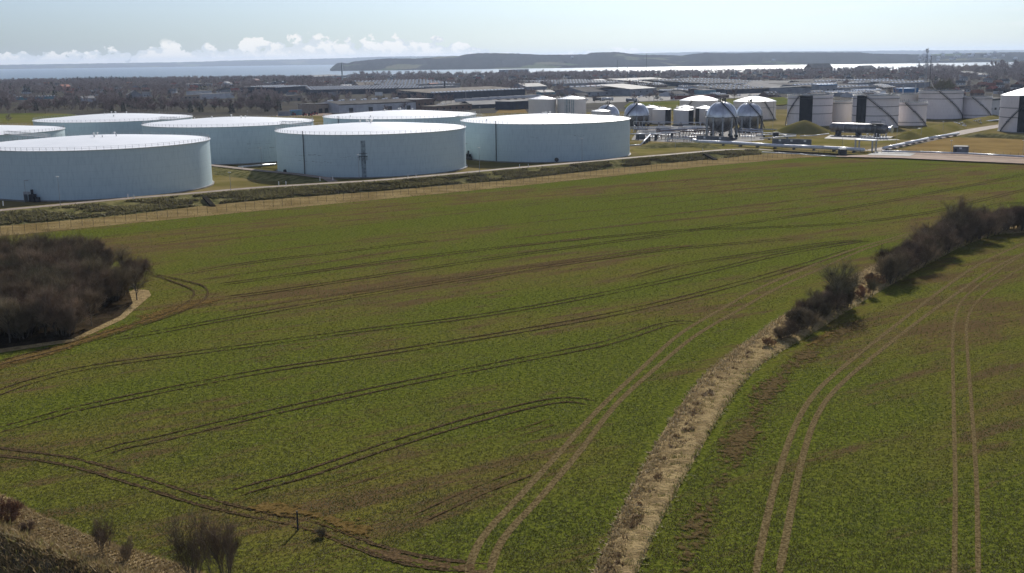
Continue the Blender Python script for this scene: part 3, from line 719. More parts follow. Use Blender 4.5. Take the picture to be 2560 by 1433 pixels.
def rail_ring(parent, R, z, n, skip=None):
    """hand railing round a roof: two rails plus every upright"""
    mb = MB()
    N = max(24, int(R * 2.2))
    for h in (0.6, 1.12):
        for k in range(N):
            a, b = 2 * math.pi * k / N, 2 * math.pi * (k + 1) / N
            mb.bar((R * math.cos(a), R * math.sin(a), z + h), (R * math.cos(b), R * math.sin(b), z + h), 0.035, 4)
    o = mb.build('railing', GREYM, parent)
    for k in range(n):
        a = 2 * math.pi * k / n
        p = bpy.data.objects.new('railing_post', POST); COL.objects.link(p); p.parent = o
        p.location = (R * math.cos(a), R * math.sin(a), z); p.rotation_euler.z = a
def shell_profile(R, h): return [(R, 0), (R, h)]
def vent(parent, x, y, z, s=1.0):
    MB().lathe([(0.0, 0), (.35 * s, 0), (.35 * s, .9 * s), (.7 * s, 1.0 * s), (.7 * s, 1.25 * s), (.0, 1.6 * s)], 10).build('roof_vent', WHITE, parent).location = (x, y, z)
def cone_z(R, h, rise, r): return h + rise * (1 - r / R)
CAMDIR = lambda x, y: math.atan2(-y, -x)        # bearing from a thing to the viewer
def big_tank(x, y, label, extras=(), h=16.8, R=40.0, rise=2.7, z0=SITE + 0.05, seed=0):
    t = empty('storage_tank', (x, y, z0), label, 'storage tank', group='great white-roofed storage tanks behind the bund')
    r = random.Random(seed)
    MB().lathe([(R + 0.7, -1.0), (R + 0.7, 0.35), (R, 0.36)], 128).build('foundation_ring', CONC, t)
    MB().lathe(shell_profile(R, h), 160).build('shell', PAINT, t, True)
    MB().lathe([(R, h - .02), (R + .38, h - .02), (R + .38, h + .16), (R, h + .18)], 160).build('rim', WHITE, t)
    prof = [(R + .02, h + .12)] + [(R * q, cone_z(R, h, rise, R * q) + .35 * math.sin(math.pi * q) * 0.8) for q in (.85, .7, .55, .4, .25, .12, .03)] + [(0.0, h + rise + .05)]
    MB().lathe(prof, 128).build('roof', ROOFW, t, True)
    rail_ring(t, R - 0.1, h + .15, 108)
    for k in range(6):
        a, q = r.uniform(0, 6.28), r.choice([.03, .09, .16, .2, .45, .8])
        vent(t, R * q * math.cos(a), R * q * math.sin(a), cone_z(R, h, rise, R * q) + .12, r.uniform(.45, .75))
    f = CAMDIR(x, y)
    for e in extras:
        if e[0] == 'pipe':
            a = f + math.radians(e[1]); c, s = math.cos(a), math.sin(a)
            MB().bar(((R + .35) * c, (R + .35) * s, 0.2), ((R + .35) * c, (R + .35) * s, h + 1.4), .17, 8).build('riser_pipe', DARKM, t)
        if e[0] == 'platform':
            a = f + math.radians(e[1]); c, s = math.cos(a), math.sin(a); zz = e[2]
            m_ = MB(); T = Vector((-s, c, 0)); o = Vector((c * (R + .9), s * (R + .9), zz))
            m_.bar(o - T * 1.7, o + T * 1.7, .16, 4)
            for q in (-1.4, -.6, .6, 1.4): m_.bar(o + T * q, o + T * q + Vector((0, 0, -3.0 if abs(q) < 1 else -1.6)), .09, 5)
            m_.bar(o - T * 1.6 + Vector((0, 0, 1.1)), o + T * 1.6 + Vector((0, 0, 1.1)), .1, 4)
            m_.build('pipe_platform', DARKM, t)
            MB().lathe([(R + .03, .4), (R + .03, zz + 6)], 6, a0=a - .022, a1=a + .022).build('stained_strip', tank_stain, t)
        if e[0] == 'mixer':
            a = f + math.radians(e[1]); c, s = math.cos(a), math.sin(a); T = Vector((-s, c, 0)); o = Vector((c * (R + 1.6), s * (R + 1.6), 0))
            m_ = MB(); m_.box(-.9, .9, -.9, .9, 0.2, 2.6); m_.bar((0, 0, 2.6), (0, 0, 4.2), .45, 8); m_.box(1.2, 2.4, -.6, .6, .1, 1.6)
            b = m_.build('mixer_unit', DARKM, t); b.location = o; b.rotation_euler.z = a + 1.57
            m_ = MB(); m_.box(-2.6, 0, -1.0, -.9, 2.7, 3.6); m_.box(-2.6, -2.45, -1, 1, 0, 2.8); m_.bar((-2.5, 0, 2.7), (-2.5, 0, 7.2), .07, 5); m_.bar((-2.5, 0, 7.2), (-1.0, 0, 7.3), .12, 5)
            b = m_.build('access_platform', GREYM, t); b.location = o; b.rotation_euler.z = a + 1.57
        if e[0] == 'manway':
            a = f + math.radians(e[1]); c, s = math.cos(a), math.sin(a)
            m_ = MB(); m_.bar((R * c, R * s, 1.3), ((R + .7) * c, (R + .7) * s, 1.3), .9, 12); m_.build('manway', DARKM, t)
        if e[0] == 'mark':
            a = f + math.radians(e[1]); w = e[3] / R; q = -.5; m_ = MB()
            while q < .5:
                l = r.uniform(.05, .2); z = e[2] + r.uniform(-.35, .35); th = r.uniform(.06, .2)
                m_.lathe([(R + .03, z), (R + .03, z + th)], 3, a0=a + w * q, a1=a + w * min(.5, q + l)); q += l + r.uniform(.0, .12)
            m_.build('scuff_mark', tank_stain, t)
    return t
tank_stain = pm('tank_stain', (0.16, 0.20, 0.22), (0.40, 0.49, 0.51), 0.9, detail=8, lo=0.3, hi=0.75, rough=0.6)
BT = [(-152.8, 403.0, 'huge pale grey-green tank with white roof at the bottom left, nearest the camera', [('mixer', -32)]),
      (-240.0, 482.0, 'huge white-roofed tank cut by the left photo edge, behind the nearest tank', []),
      (-210.9, 583.0, 'farthest back huge white-roofed tank on the left, beside the green meadow', []),
      (-135.6, 527.7, 'huge white-roofed tank between nearest and central tanks, a white pipe at its foot', [('mark', 26, 8.8, 22), ('mark', 25, 6.6, 20)]),
      (-59.0, 464.1, 'central huge pale tank with a dark stained stripe and small platform midway', [('pipe', -42), ('platform', -5, 8.6), ('manway', -62), ('mark', -44, 6.2, 6), ('mark', -30, 6.0, 9), ('mark', -40, 8.6, 14), ('mark', -12, 8.2, 9)]),
      (-57.8, 576.0, 'huge white-roofed tank at the back centre, in front of the long white shed', [('pipe', -50)]),
      (16.8, 517.7, 'rightmost of the seven huge pale tanks, with two dark scuffs on its wall', [('mixer', -58), ('pipe', -33), ('mark', -8, 11.0, 5), ('mark', 22, 11.3, 5), ('manway', 7)])]
big = [big_tank(x, y, l, e, seed=k) for k, (x, y, l, e) in enumerate(BT)]
def catwalk(i, j, label):
    """a trussed footbridge between two roof rims"""
    a, b = Vector(BT[i][:2]), Vector(BT[j][:2]); d = (b - a).normalized(); L = (b - a).length - 80 + 1.5
    s = a + d * (40 - .75); ang = math.atan2(d.y, d.x)
    t = empty('catwalk', (s.x, s.y, SITE + 17.05), label, 'footbridge', ang, 'roof footbridges between the great tanks')
    MB().box(0, L, -.7, .7, .05, .2).build('deck', GREYM, t)
    for y in (-.7, .7):
        m_ = MB(); n = int(L / 2.4)
        m_.bar((0, y, .15), (L, y, .15), .09, 4); m_.bar((0, y, 1.4), (L, y, 1.4), .08, 4)
        for k in range(n):
            m_.bar((L * k / n, y, .15), (L * k / n, y, 1.4), .05, 4); m_.bar((L * k / n, y, .15), (L * (k + 1) / n, y, 1.4), .05, 4)
        m_.build('truss', WHITE, t)
catwalk(0, 1, 'white trussed footbridge joining the nearest tank roof to the tank at the photo edge')
catwalk(2, 3, 'white trussed footbridge reaching the farthest left tank roof')
catwalk(3, 4, 'white trussed footbridge between the central tank roof and its left neighbour')
catwalk(5, 6, 'white trussed footbridge from the back centre roof to the rightmost great tank')

def stair_path(R, h, a_start, a_end, z0=0.0, off=.75):
    P = []
    for k in range(25):
        q = k / 24; a = a_start + (a_end - a_start) * q
        P.append(Vector(((R + off) * math.cos(a), (R + off) * math.sin(a), z0 + (h - z0) * q)))
    return P
def stair(t, R, h, a0, a1):
    P = stair_path(R, h, a0, a1); m_ = MB(); 
    for a, b in zip(P[:-1], P[1:]):
        m_.bar(a, b, .28, 4); m_.bar(a + Vector((0, 0, 1.0)), b + Vector((0, 0, 1.0)), .08, 4)
        m_.bar(a, a + Vector((0, 0, 1.0)), .05, 4)
    for f_ in (.33, .66):
        p = P[int(24 * f_)]; m_.box(p.x - .8, p.x + .8, p.y - .8, p.y + .8, p.z - .1, p.z + .1)
    m_.build('stairway', DARKM, t)
def mid_tank(x, y, D, h, label, paint, roof='cone', rise=1.6, seams=(), girder=None, panel=None, st=None, railing=True, group=None, z0=SITE + .05, streaks=False, seed=0):
    R = D / 2; t = empty('storage_tank', (x, y, z0), label, 'storage tank', group=group)
    f = CAMDIR(x, y); r = random.Random(seed)
    MB().lathe([(R + .5, -1), (R + .5, .3), (R, .31)], 64).build('foundation_ring', CONC, t)
    MB().lathe(shell_profile(R, h), 72).build('shell', paint, t, True)
    if roof == 'cone':
        MB().lathe([(R + .2, h - .05), (R + .2, h + .1)] + [(R * q, h + .1 + rise * (1 - q ** 1.25)) for q in (.96, .8, .6, .4, .2)] + [(0, h + .1 + rise)], 72).build('roof', ROOFW, t, True)
    elif roof == 'dome':
        MB().lathe([(R + .25, h - .05), (R + .25, h + .12)] + [(R * q, h + .12 + rise * (1 - q * q)) for q in (.98, .9, .75, .6, .4, .2)] + [(0, h + .12 + rise)], 72).build('roof', ROOFW, t, True)
    else:
        MB().lathe([(R - .05, h), (R - .05, h - 1.4), (0, h - 1.4)], 64).build('floating_roof', GREYM, t)
        MB().lathe([(R + .02, h - .02), (R + .3, h - .02), (R + .3, h + .1), (R - .06, h + .1)], 64).build('rim', GREYM, t)
    if girder:
        MB().lathe([(R + .02, h - girder), (R + .85, h - girder), (R + .85, h - girder + .18), (R + .02, h - girder + .2)], 64).build('wind_girder', DARKM, t)
    for s_ in seams:
        MB().lathe([(R + .02, h * s_), (R + .14, h * s_), (R + .14, h * s_ + .3), (R + .02, h * s_ + .3)], 64).build('stiffener_ring', DARKM if paint is PAINT_G else GREYM, t)
    if panel:
        a, w = f + math.radians(panel[0]), panel[1] / R
        MB().lathe([(R + .0, .1), (R + .22, .1), (R + .22, h + .15), (R + .0, h + .15)], 12, a0=a - w / 2, a1=a + w / 2).build('black_panel', BLACKP, t)
    if st: stair(t, R, h, f + math.radians(st[0]), f + math.radians(st[1]))
    if st:
        a = f + math.radians(st[1]); m_ = MB(); c, s = R * math.cos(a), R * math.sin(a)
        m_.box(c - 1.4, c + 1.4, s - 1.4, s + 1.4, h + .15, h + .3)
        for dx, dy in ((-1.3, -1.3), (1.3, -1.3), (1.3, 1.3), (-1.3, 1.3)): m_.bar((c + dx, s + dy, h + .2), (c + dx, s + dy, h + 1.5 + r.random()), .08, 4)
        m_.build('gauge_platform', DARKM, t)
    if railing: rail_ring(t, R - .1, h + .1, max(12, int(R * 2)))
    if roof != 'open':
        for k in range(3): a, q = r.uniform(0, 6.28), r.uniform(0, .5); vent(t, R * q * math.cos(a), R * q * math.sin(a), h + rise * (1 - q) + .1, .6)
    if streaks:
        for k in range(6):
            a = f + math.radians(-28 + 7 * k + r.uniform(-2, 2)); w = r.uniform(.12, .32) / R; z1 = r.uniform(.2, .5) * h
            MB().lathe([(R + .02, z1), (R + .02, h - .1)], 2, a0=a - w, a1=a + w).build('dark_streak', tank_stain, t)
    return t
GA = 'pair of cream tanks behind the great tanks'
mid_tank(23.1, 771, 19.5, 17.2, 'cream cylindrical tank with clean wall, left one of the twin tanks', PAINT_B, rise=1.9, group=GA)
mid_tank(43.5, 767, 19.9, 17.2, 'cream cylindrical tank with black vertical streaks down its wall', PAINT_B, rise=1.9, group=GA, streaks=True)
GS = 'small conical-roofed tanks behind the pipework'
mid_tank(98.8, 765, 11.5, 10.6, 'small white tank half hidden behind the second sphere', PAINT_B, rise=1.3, group=GS)
mid_tank(104.8, 752.7, 13.0, 9.8, 'small white conical tank just right of the second sphere, black side panel', PAINT_B, rise=1.2, group=GS, panel=(46, 5.5))
mid_tank(121.5, 757, 12.5, 10.6, 'small white tank peeping out behind the middle small tank', PAINT_B, rise=1.4, group=GS)
mid_tank(118.2, 742, 13.7, 9.7, 'small white conical tank in the middle of the small row', PAINT_B, rise=1.2, group=GS, panel=(52, 5.5))
mid_tank(133.5, 748, 13.0, 10.4, 'small white conical tank behind the mostly black one', PAINT_B, rise=1.6, group=GS, panel=(-50, 4.0))
mid_tank(137.6, 731, 13.0, 9.6, 'small tank with black front, partly behind the largest sphere', PAINT_B, rise=1.2, group=GS, panel=(0, 9.5))
mid_tank(62, 742, 13, 9.6, 'small white tank low between the streaked tank and first sphere', PAINT_B, rise=1.2, group=GS)
mid_tank(143.6, 827, 29.7, 12.6, 'wide tank with shallow white dome behind the largest sphere', PAINT_B, 'dome', 3.2, seams=(.62,), st=(-60, -20), group='wide domed tanks', railing=False)
mid_tank(178.6, 797, 30.4, 12.6, 'wide white-domed tank behind the two right spheres, dark stair on its side', PAINT_B, 'dome', 3.2, seams=(.66,), st=(62, 25), group='wide domed tanks', railing=False)
GR = 'grey open-topped tanks on the right'
mid_tank(195.9, 713, 28.5, 19.6, 'grey open-topped tank with broad black panel, behind the grass mound', PAINT_G, 'open', girder=2.0, seams=(.66, .40), panel=(-10, 8.2), st=(-88, -26), group=GR)
mid_tank(218.0, 719, 14.6, 15.0, 'narrow cream tank squeezed between the two black-panelled tanks', PAINT_B, 'open', girder=1.3, group=GR)
mid_tank(229.4, 685, 27.7, 19.8, 'grey tank with narrow black panel and stair slanting down to the right', PAINT_G, 'open', girder=1.8, seams=(.66, .38), panel=(-38, 7.2), st=(75, -26), group=GR)
mid_tank(257.0, 698.7, 18.6, 14.6, 'low grey open tank right of the narrow-panelled tank, stair down its wall', PAINT_G, 'open', girder=1.6, seams=(.14,), st=(68, -24), group=GR)
mid_tank(303.8, 771, 29.4, 19.2, 'tallest grey tank at the back with a long curving dark stair', PAINT_G, 'open', girder=1.6, seams=(.72,), st=(82, -5), group=GR)
mid_tank(328.9, 771, 20.9, 14.9, 'grey tank behind the grass berm, right of the tallest one', PAINT_G, 'open', girder=1.5, seams=(.14,), st=(78, -15), group=GR)
mid_tank(286, 790, 20, 16.5, 'pale tank mostly hidden behind the low grey open tank', PAINT_B, 'open', group=GR)
mid_tank(301.5, 632, 32.6, 20.6, 'white-roofed grey tank with black panel cut by the right photo edge', PAINT_G, 'cone', 5.0, seams=(.66, .40), panel=(8, 17.0), st=(-62, 6), group=GR, railing=False)

# ------------------------------------------------------------------ gas spheres
def sphere(px0, px1, ytop, dist, D, label, seed, base=None):
    p = gp((px0 + px1) / 2, 300, 0); az = p[0] / p[1]; y = dist / math.sqrt(1 + az * az); x = y * az
    t = empty('gas_sphere', (x, y, SITE), label, 'gas sphere', group='silver gas spheres')
    R = D / 2; zt = ztop((x, y), ytop) - SITE; zc = zt - R; r = random.Random(seed)
    prof = [(R * math.sin(math.pi * k / 28), zc + R * math.cos(math.pi * k / 28)) for k in range(0, 15)]
    MB().lathe(prof, 56).build('upper_cladding', SILVER, t, True)
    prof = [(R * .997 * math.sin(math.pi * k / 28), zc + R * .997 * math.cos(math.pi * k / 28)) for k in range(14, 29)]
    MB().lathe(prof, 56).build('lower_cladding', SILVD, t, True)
    MB().lathe([(R, zc - .15), (R + .5, zc - .15), (R + .5, zc + .05), (R, zc + .05)], 56).build('equator_ring', DARKM, t)
    N = 10
    for k in range(N):
        a = 2 * math.pi * (k + .3) / N; c, s = math.cos(a), math.sin(a)
        leg = MB(); leg.bar(((R - .1) * c, (R - .1) * s, 0), ((R - .1) * c, (R - .1) * s, zc + .4), .5, 8)
        o = leg.build('leg', GREYM, t)
        m_ = MB(); m_.lathe([(.0, 0), (.95, 0), (.95, 1.3), (.0, 1.3)], 8, c=((R - .1) * c, (R - .1) * s, 0)); m_.build('footing', DARKM, o)
    br = MB()
    for k in range(N):
        a, b = 2 * math.pi * (k + .3) / N, 2 * math.pi * (k + 1.3) / N
        A, B = Vector(((R - .1) * math.cos(a), (R - .1) * math.sin(a), 1.2)), Vector(((R - .1) * math.cos(b), (R - .1) * math.sin(b), 1.2)); up = Vector((0, 0, max(1.5, zc - 2.5)))
        br.bar(A, B + up, .09, 4); br.bar(B, A + up, .09, 4)
    br.build('bracing', DARKM, t)
    f = CAMDIR(x, y); top = MB()
    top.box(-1.9, 1.9, -1.9, 1.9, zt - .25, zt - .05)
    for k in range(12):
        a, q = r.uniform(0, 6.28), r.uniform(.2, 2.3); h = r.uniform(.6, 2.4)
        top.bar((q * math.cos(a), q * math.sin(a), zt - .5), (q * math.cos(a), q * math.sin(a), zt + h), r.uniform(.08, .3), 6)
    for a, b in (((-2, -2), (2, -2)), ((2, -2), (2, 2)), ((2, 2), (-2, 2)), ((-2, 2), (-2, -2))): top.bar((*a, zt + 1.0), (*b, zt + 1.0), .06, 4)
    top.build('valve_platform', DARKM, t)
    P = []
    for k in range(15):
        q = k / 14; th = math.pi / 2 * (1 - q * .93); a = f + math.radians(-50 + 70 * q) * (1 if seed % 2 else -1)
        P.append(Vector(((R + .35) * math.sin(th) * math.cos(a), (R + .35) * math.sin(th) * math.sin(a), zc + (R + .35) * math.cos(th))))
    a = f + math.radians(-66) * (1 if seed % 2 else -1); P = [Vector(((R + 2.5) * math.cos(a), (R + 2.5) * math.sin(a), .3))] + P
    m_ = MB()
    for a, b in zip(P[:-1], P[1:]): m_.bar(a, b, .3, 4); m_.bar(a + Vector((0, 0, .9)), b + Vector((0, 0, .9)), .07, 4)
    m_.build('stairway', DARKM, t)
    for k in range(6):
        a = 2 * math.pi * k / 6 + .4
        m_ = MB().path([Vector(((R + .1) * math.sin(th) * math.cos(a), (R + .1) * math.sin(th) * math.sin(a), zc + (R + .1) * math.cos(th))) for th in np.linspace(.2, 1.5, 9)], .11, 4)
        m_.build('spray_pipe', GREYM, t)
    return t
sphere(1490, 1549, 261, 770, 16.8, 'silver gas sphere whose lower half hides behind the rightmost great tank', 1)
sphere(1561, 1622, 257, 740, 16.9, 'silver gas sphere second from the left, beside small white tanks', 3)
sphere(1767, 1842, 253, 632, 17.6, 'largest silver gas sphere, nearest the pipe and grey wall', 2)
sphere(1841, 1904, 256, 690, 16.4, 'silver gas sphere at the right end, behind the largest sphere', 4)

# ------------------------------------------------------------------ bullet vessel, pipelines, process plant
a, b = gp(2080, 339, SITE), gp(2214, 344, SITE)
SILVB = pm('dark_vessel_cladding', (0.24, 0.235, 0.23), (0.13, 0.125, 0.12), 0.4, rough=0.34, metal=0.75, detail=7)  # darker cladding colour over the whole vessel body
def bullet():
    d = Vector((b[0] - a[0], b[1] - a[1], 0)); L = d.length; ang = math.atan2(d.y, d.x); R = 2.75; zc = 4.6
    t = empty('pressure_vessel', (a[0], a[1], SITE), 'long horizontal silver pressure vessel on saddles beside the grass mound', 'pressure vessel', ang)
    prof = [(0, -1.6), (R * .5, -1.4), (R * .85, -.7), (R, 0), (R, L), (R * .85, L + .7), (R * .5, L + 1.4), (0, L + 1.6)]
    m_ = MB(); m_.lathe(prof, 40); m_.v = [(z, x, y + zc) for x, y, z in m_.v]
    m_.build('body', SILVB, t, True)
    m_ = MB()
    for q in (.25, .5, .75): m_.lathe([(R + .03, L * q - .1), (R + .09, L * q - .1), (R + .09, L * q + .1), (R + .03, L * q + .1)], 32)
    m_.v = [(z, x, y + zc) for x, y, z in m_.v]; m_.build('band', GREYM, t)
    for q in (.12, .5, .85): MB().box(L * q - .8, L * q + .8, -R * .85, R * .85, 0, zc - 1.6).build('saddle', DARKM, t)
    m_ = MB()
    for k in range(9): x = L * (.76 + .022 * k); m_.bar((x, -R - .3, 1.5), (x, -R - .3, zc + R + 1.5), .09, 4)
    for z in (zc + R + .2, zc + R + 1.4, zc + .6): m_.bar((L * .76, -R - .3, z), (L * .95, -R - .3, z), .09, 4)
    m_.box(L * .76, L * .95, -R - .4, 1.0, zc + R + .02, zc + R + .16); m_.build('access_platform', DARKM, t)
    m_ = MB(); m_.bar((L + 1.6, 0, zc), (L + 3.2, 0, zc), 1.2, 14); m_.bar((L + 3.2, 0, zc), (L + 3.5, 0, zc), 2.0, 16); m_.build('end_manway', SILVER, t)
    m_ = MB(); m_.path([(L * .9, 0, zc + R), (L * .9, 0, zc + R + 2.4), (L * .98, 0, zc + R + 2.0), (L * .98, 0, zc + R)], .22, 6); m_.build('relief_pipe', SILVER, t)
    m_ = MB()
    for k in range(9): m_.box(L * (.1 + .09 * k), L * (.1 + .09 * k) + 1.6, -R - 1.6, -R - .8, .0, .55)
    m_.build('plinth_row', CONC, t)
bullet()
PIPEW = pm('pipe_insulation', (0.70, 0.71, 0.74), (0.58, 0.59, 0.62), 0.5, rough=0.35, metal=0.3)
def pipeline(px, h, r, label, every=9, group=None, mat=None, sup=True):
    P = [gp(p[0], p[1], SITE) for p in px]; o = P[0]; L = [Vector((p[0] - o[0], p[1] - o[1], (q[2] if len(q) > 2 else h))) for p, q in zip(P, [(*p, h) if len(p) == 2 else p for p in px])]
    t = empty('pipeline', (o[0], o[1], SITE), label, 'pipeline', group=group)
    m_ = MB()
    for u, v in zip(L[:-1], L[1:]): m_.bar(u, v, r, 10)
    for u in L[1:-1]: m_.lathe([(0, -r), (r * .7, -r * .7), (r, 0), (r * .7, r * .7), (0, r)], 10, c=tuple(u))
    m_.build('pipe', mat or PIPEW, t, True)
    if sup:
        s = MB().box(-.25, .25, -r - .35, r + .35, 0, 1.0).mesh('support', DARKM)
        for u, v in zip(L[:-1], L[1:]):
            n = max(1, int((v - u).length / every))
            for k in range(n):
                p = u + (v - u) * ((k + .5) / n)
                if p.z > .9:
                    q = bpy.data.objects.new('support', s); COL.objects.link(q); q.parent = t
                    q.location = (p.x, p.y, 0); q.rotation_euler.z = math.atan2(v.y - u.y, v.x - u.x); q.scale.z = max(.2, p.z - r)
    return t
pipeline([(1732, 361, 2.2), (1745, 362, 1.6), (1830, 365), (1960, 373), (2060, 377), (2160, 383)], 1.5, .85, 'thick pale pipeline running along the foot of the lawn to the gantry')
pipeline([(2205, 383), (2300, 385), (2420, 389), (2560, 397), (2700, 404)], .9, .38, 'thin reddish-shadowed pipe running past the grey hut')
pipeline([(2208, 377), (2260, 366), (2320, 352), (2396, 339)], 1.2, .7, 'pale pipeline climbing away beside the site road')
pipeline([(1900, 351), (1990, 345), (1930, 341), (1890, 343)], 1.0, .32, 'thin white pipe bending in a sharp vee on the lawn', every=12)
pipeline([(1905, 337), (1990, 342)], 1.2, .25, 'thin white pipe beyond the veed pipe', every=12)
pipeline([(1574, 366, .5), (1601, 365, .5), (1626, 352, 3.5), (1653, 350, 3.5)], .6, .35, 'white pipe rising in a dogleg beside the rightmost great tank')
pipeline([(1574, 350, 3.3), (1618, 350, 3.3), (1700, 346, 3.3)], 3.3, .35, 'straight white pipe above the dogleg one')
pipeline([(2275, 332), (2330, 326), (2400, 313)], 1.0, .4, 'pale pipe along the foot of the long berm')
pipeline([(2400, 312), (2450, 309), (2500, 303)], 1.0, .4, 'pale pipe beyond the far berm near the right-edge tank')
pipeline([(596, 421, .6), (690, 414, .6)], .6, .4, 'white pipe lying at the foot of the tank left of the central one')
pipeline([(2000, 344), (2030, 343), (2072, 338)], .8, .3, 'low pipe curling out of the grass mound', every=6)
pipeline([(1905, 383), (2000, 388), (2030, 391), (2090, 394)], .5, .22, 'thin white pipe in front of the thick pipeline', every=14)
def gantry():
    p, q = gp(2138, 377, SITE), gp(2180, 380, SITE); d = Vector((q[0] - p[0], q[1] - p[1], 0)); L = d.length
    t = empty('pipe_gantry', (p[0], p[1], SITE), 'grey portal gantry where the two pale pipelines meet', 'gantry', math.atan2(d.y, d.x))
    for x in (0, L): MB().box(x - .28, x + .28, -.28, .28, 0, 5.0).build('leg', GREYM, t); MB().box(x - .28, x + .28, 2.6, 3.1, 0, 5.0).build('leg', GREYM, t)
    MB().box(-.4, L + .4, -.4, 3.2, 5.0, 5.5).build('beam', PIPEW, t)
gantry()
def wall_block(px0, px1, h, label, signs, th=.5):
    p, q = gp(*px0, SITE), gp(*px1, SITE); d = Vector((q[0] - p[0], q[1] - p[1], 0)); L = d.length
    t = empty('fire_wall', (p[0], p[1], SITE), label, 'wall', math.atan2(d.y, d.x), 'grey firewalls with white signs')
    n = max(2, int(L / 5.5))
    for k in range(n): MB().box(L * k / n + .04, L * (k + 1) / n - .04, 0, th, 0, h).build('panel', GREYW, t)
    for s_ in signs: MB().box(L * s_ - .6, L * s_ + .6, -.08, -.01, h * .52, h * .85).build('sign_board', WHITE, t)
GREYW = pm('grey_wall_paint', (0.12, 0.13, 0.145), (0.17, 0.18, 0.195), 0.4, rough=0.7, detail=7)
wall_block((1741, 353), (1817, 357), 3.2, 'grey panelled wall with two white signs below the largest sphere', (.27, .78))
wall_block((1930, 360), (2028, 363), 2.9, 'grey panelled wall with three white signs on the lawn', (.2, .5, .84))
def hut():
    p, q = gp(2382, 383, SITE), gp(2419, 384, SITE); d = Vector((q[0] - p[0], q[1] - p[1], 0)); L = d.length
    t = empty('hut', (p[0], p[1], SITE), 'small dark grey hut with a white sign, alone on the straw field', 'hut', math.atan2(d.y, d.x))
    MB().box(0, L, 0, 4, 0, 2.9).build('wall', GREYW, t)
    m_ = MB(); m_.box(-.2, L + .2, -.2, 4.2, 2.9, 3.1); m_.add([(-.2, -.2, 3.1), (L + .2, -.2, 3.1), (L + .2, 4.2, 3.1), (-.2, 4.2, 3.1), (.5, 2, 3.5), (L - .5, 2, 3.5)], [(0, 1, 5, 4), (2, 3, 4, 5), (1, 2, 5), (3, 0, 4)])
    m_.build('roof', DARKM, t)
    MB().box(L * .42, L * .6, -.08, -.01, 1.9, 2.7).build('sign_board', WHITE, t)
    MB().box(L * .08, L * .26, -.06, -.01, .05, 2.1).build('door', DARKM, t)
hut()
def box_at(name, px, w, d, h, label, cat, mat, group=None):
    p = gp(*px, SITE); t = empty(name, (p[0], p[1], SITE), label, cat, group=group)
    MB().box(-w / 2, w / 2, 0, d, 0, h).build('cabinet', mat, t); MB().box(-w / 2 - .1, w / 2 + .1, -.1, d + .1, h, h + .15).build('lid', mat, t)
box_at('valve_pit', (2108, 388), 3.2, 3, 2.6, 'dark square valve box under the thick pipeline', 'valve box', DARKM)
box_at('equipment_cabinet', (1940, 343), 3.0, 2, 2.6, 'dark cabinet beside the tall lamp post on the lawn', 'cabinet', DARKM)
box_at('equipment_cabinet', (1602, 348), 5.0, 3, 3.0, 'grey block by the bare yard left of the pipe racks', 'cabinet', GREYW)
box_at('equipment_cabinet', (2307, 331), 4.5, 2, 2.2, 'low shelter with white lid at the foot of the long berm', 'shelter', WHITE)

def pipe_rack(px0, px1, n, width, h, label, seed, mats):
    p, q = gp(*px0, SITE), gp(*px1, SITE); d = Vector((q[0] - p[0], q[1] - p[1], 0)); L = d.length; r = random.Random(seed)
    t = empty('pipe_rack', (p[0], p[1], SITE), label, 'pipe rack', math.atan2(d.y, d.x), 'pipe racks of the process yard')
    for k in range(n):
        y = width * (k + .5) / n; rad = r.uniform(.12, .3); z = h + r.choice([0, 0, .9]); x0, x1 = r.uniform(0, .15) * L, r.uniform(.8, 1) * L
        P = [(x0, y, .2), (x0, y, z), (x1, y, z), (x1, y, .3)] if r.random() < .6 else [(x0, y, z), (x1, y, z)]
        MB().path(P, rad, 6).build('pipe', mats[r.randrange(len(mats))], t)
    N = max(2, int(L / 7)); fr = MB().box(-.12, .12, 0, .24, 0, h - .2).box(-.12, .12, width - .24, width, 0, h - .2).box(-.14, .14, 0, width, h - .42, h - .2).mesh('trestle', RUST)
    for k in range(N):
        o = bpy.data.objects.new('trestle', fr); COL.objects.link(o); o.parent = t; o.location = (L * (k + .5) / N, 0, 0)
RK = [((1576, 332), (1690, 330), 6, 5, 2.2, 'pipe rack in front of the second sphere'), ((1580, 322), (1768, 325), 4, 3, 4.5, 'long pale pipe rack nearest the small tanks'),
      ((1590, 341), (1700, 343), 7, 6, 2.0, 'low pipe rack ending at the rusty beam'), ((1640, 349), (1800, 340), 6, 4, 3.6, 'raised rusty pipe rack running towards the largest sphere'),
      ((1640, 337), (1762, 333), 5, 4, 2.8, 'cluttered pipe rack in the middle of the yard'), ((1690, 327), (1790, 329), 5, 4, 2.0, 'short pipe rack left of the largest sphere'),
      ((1845, 337), (1905, 342), 5, 4, 2.4, 'short pipe rack under the right-end sphere'), ((1655, 354), (1728, 356), 6, 5, 1.6, 'bright low pipe rack where the thick pipeline begins'),
      ((1845, 331), (1955, 333), 3, 2, 2.0, 'slim pipe rack behind the veed pipe')]
for k, (p0, p1, n, w, h, l) in enumerate(RK): pipe_rack(p0, p1, n, w, h, l, 100 + k, [PIPEW, SILVER, SILVD, GREYM, WHITE] if k != 3 else [RUST, SILVD, GREYM, PIPEW])
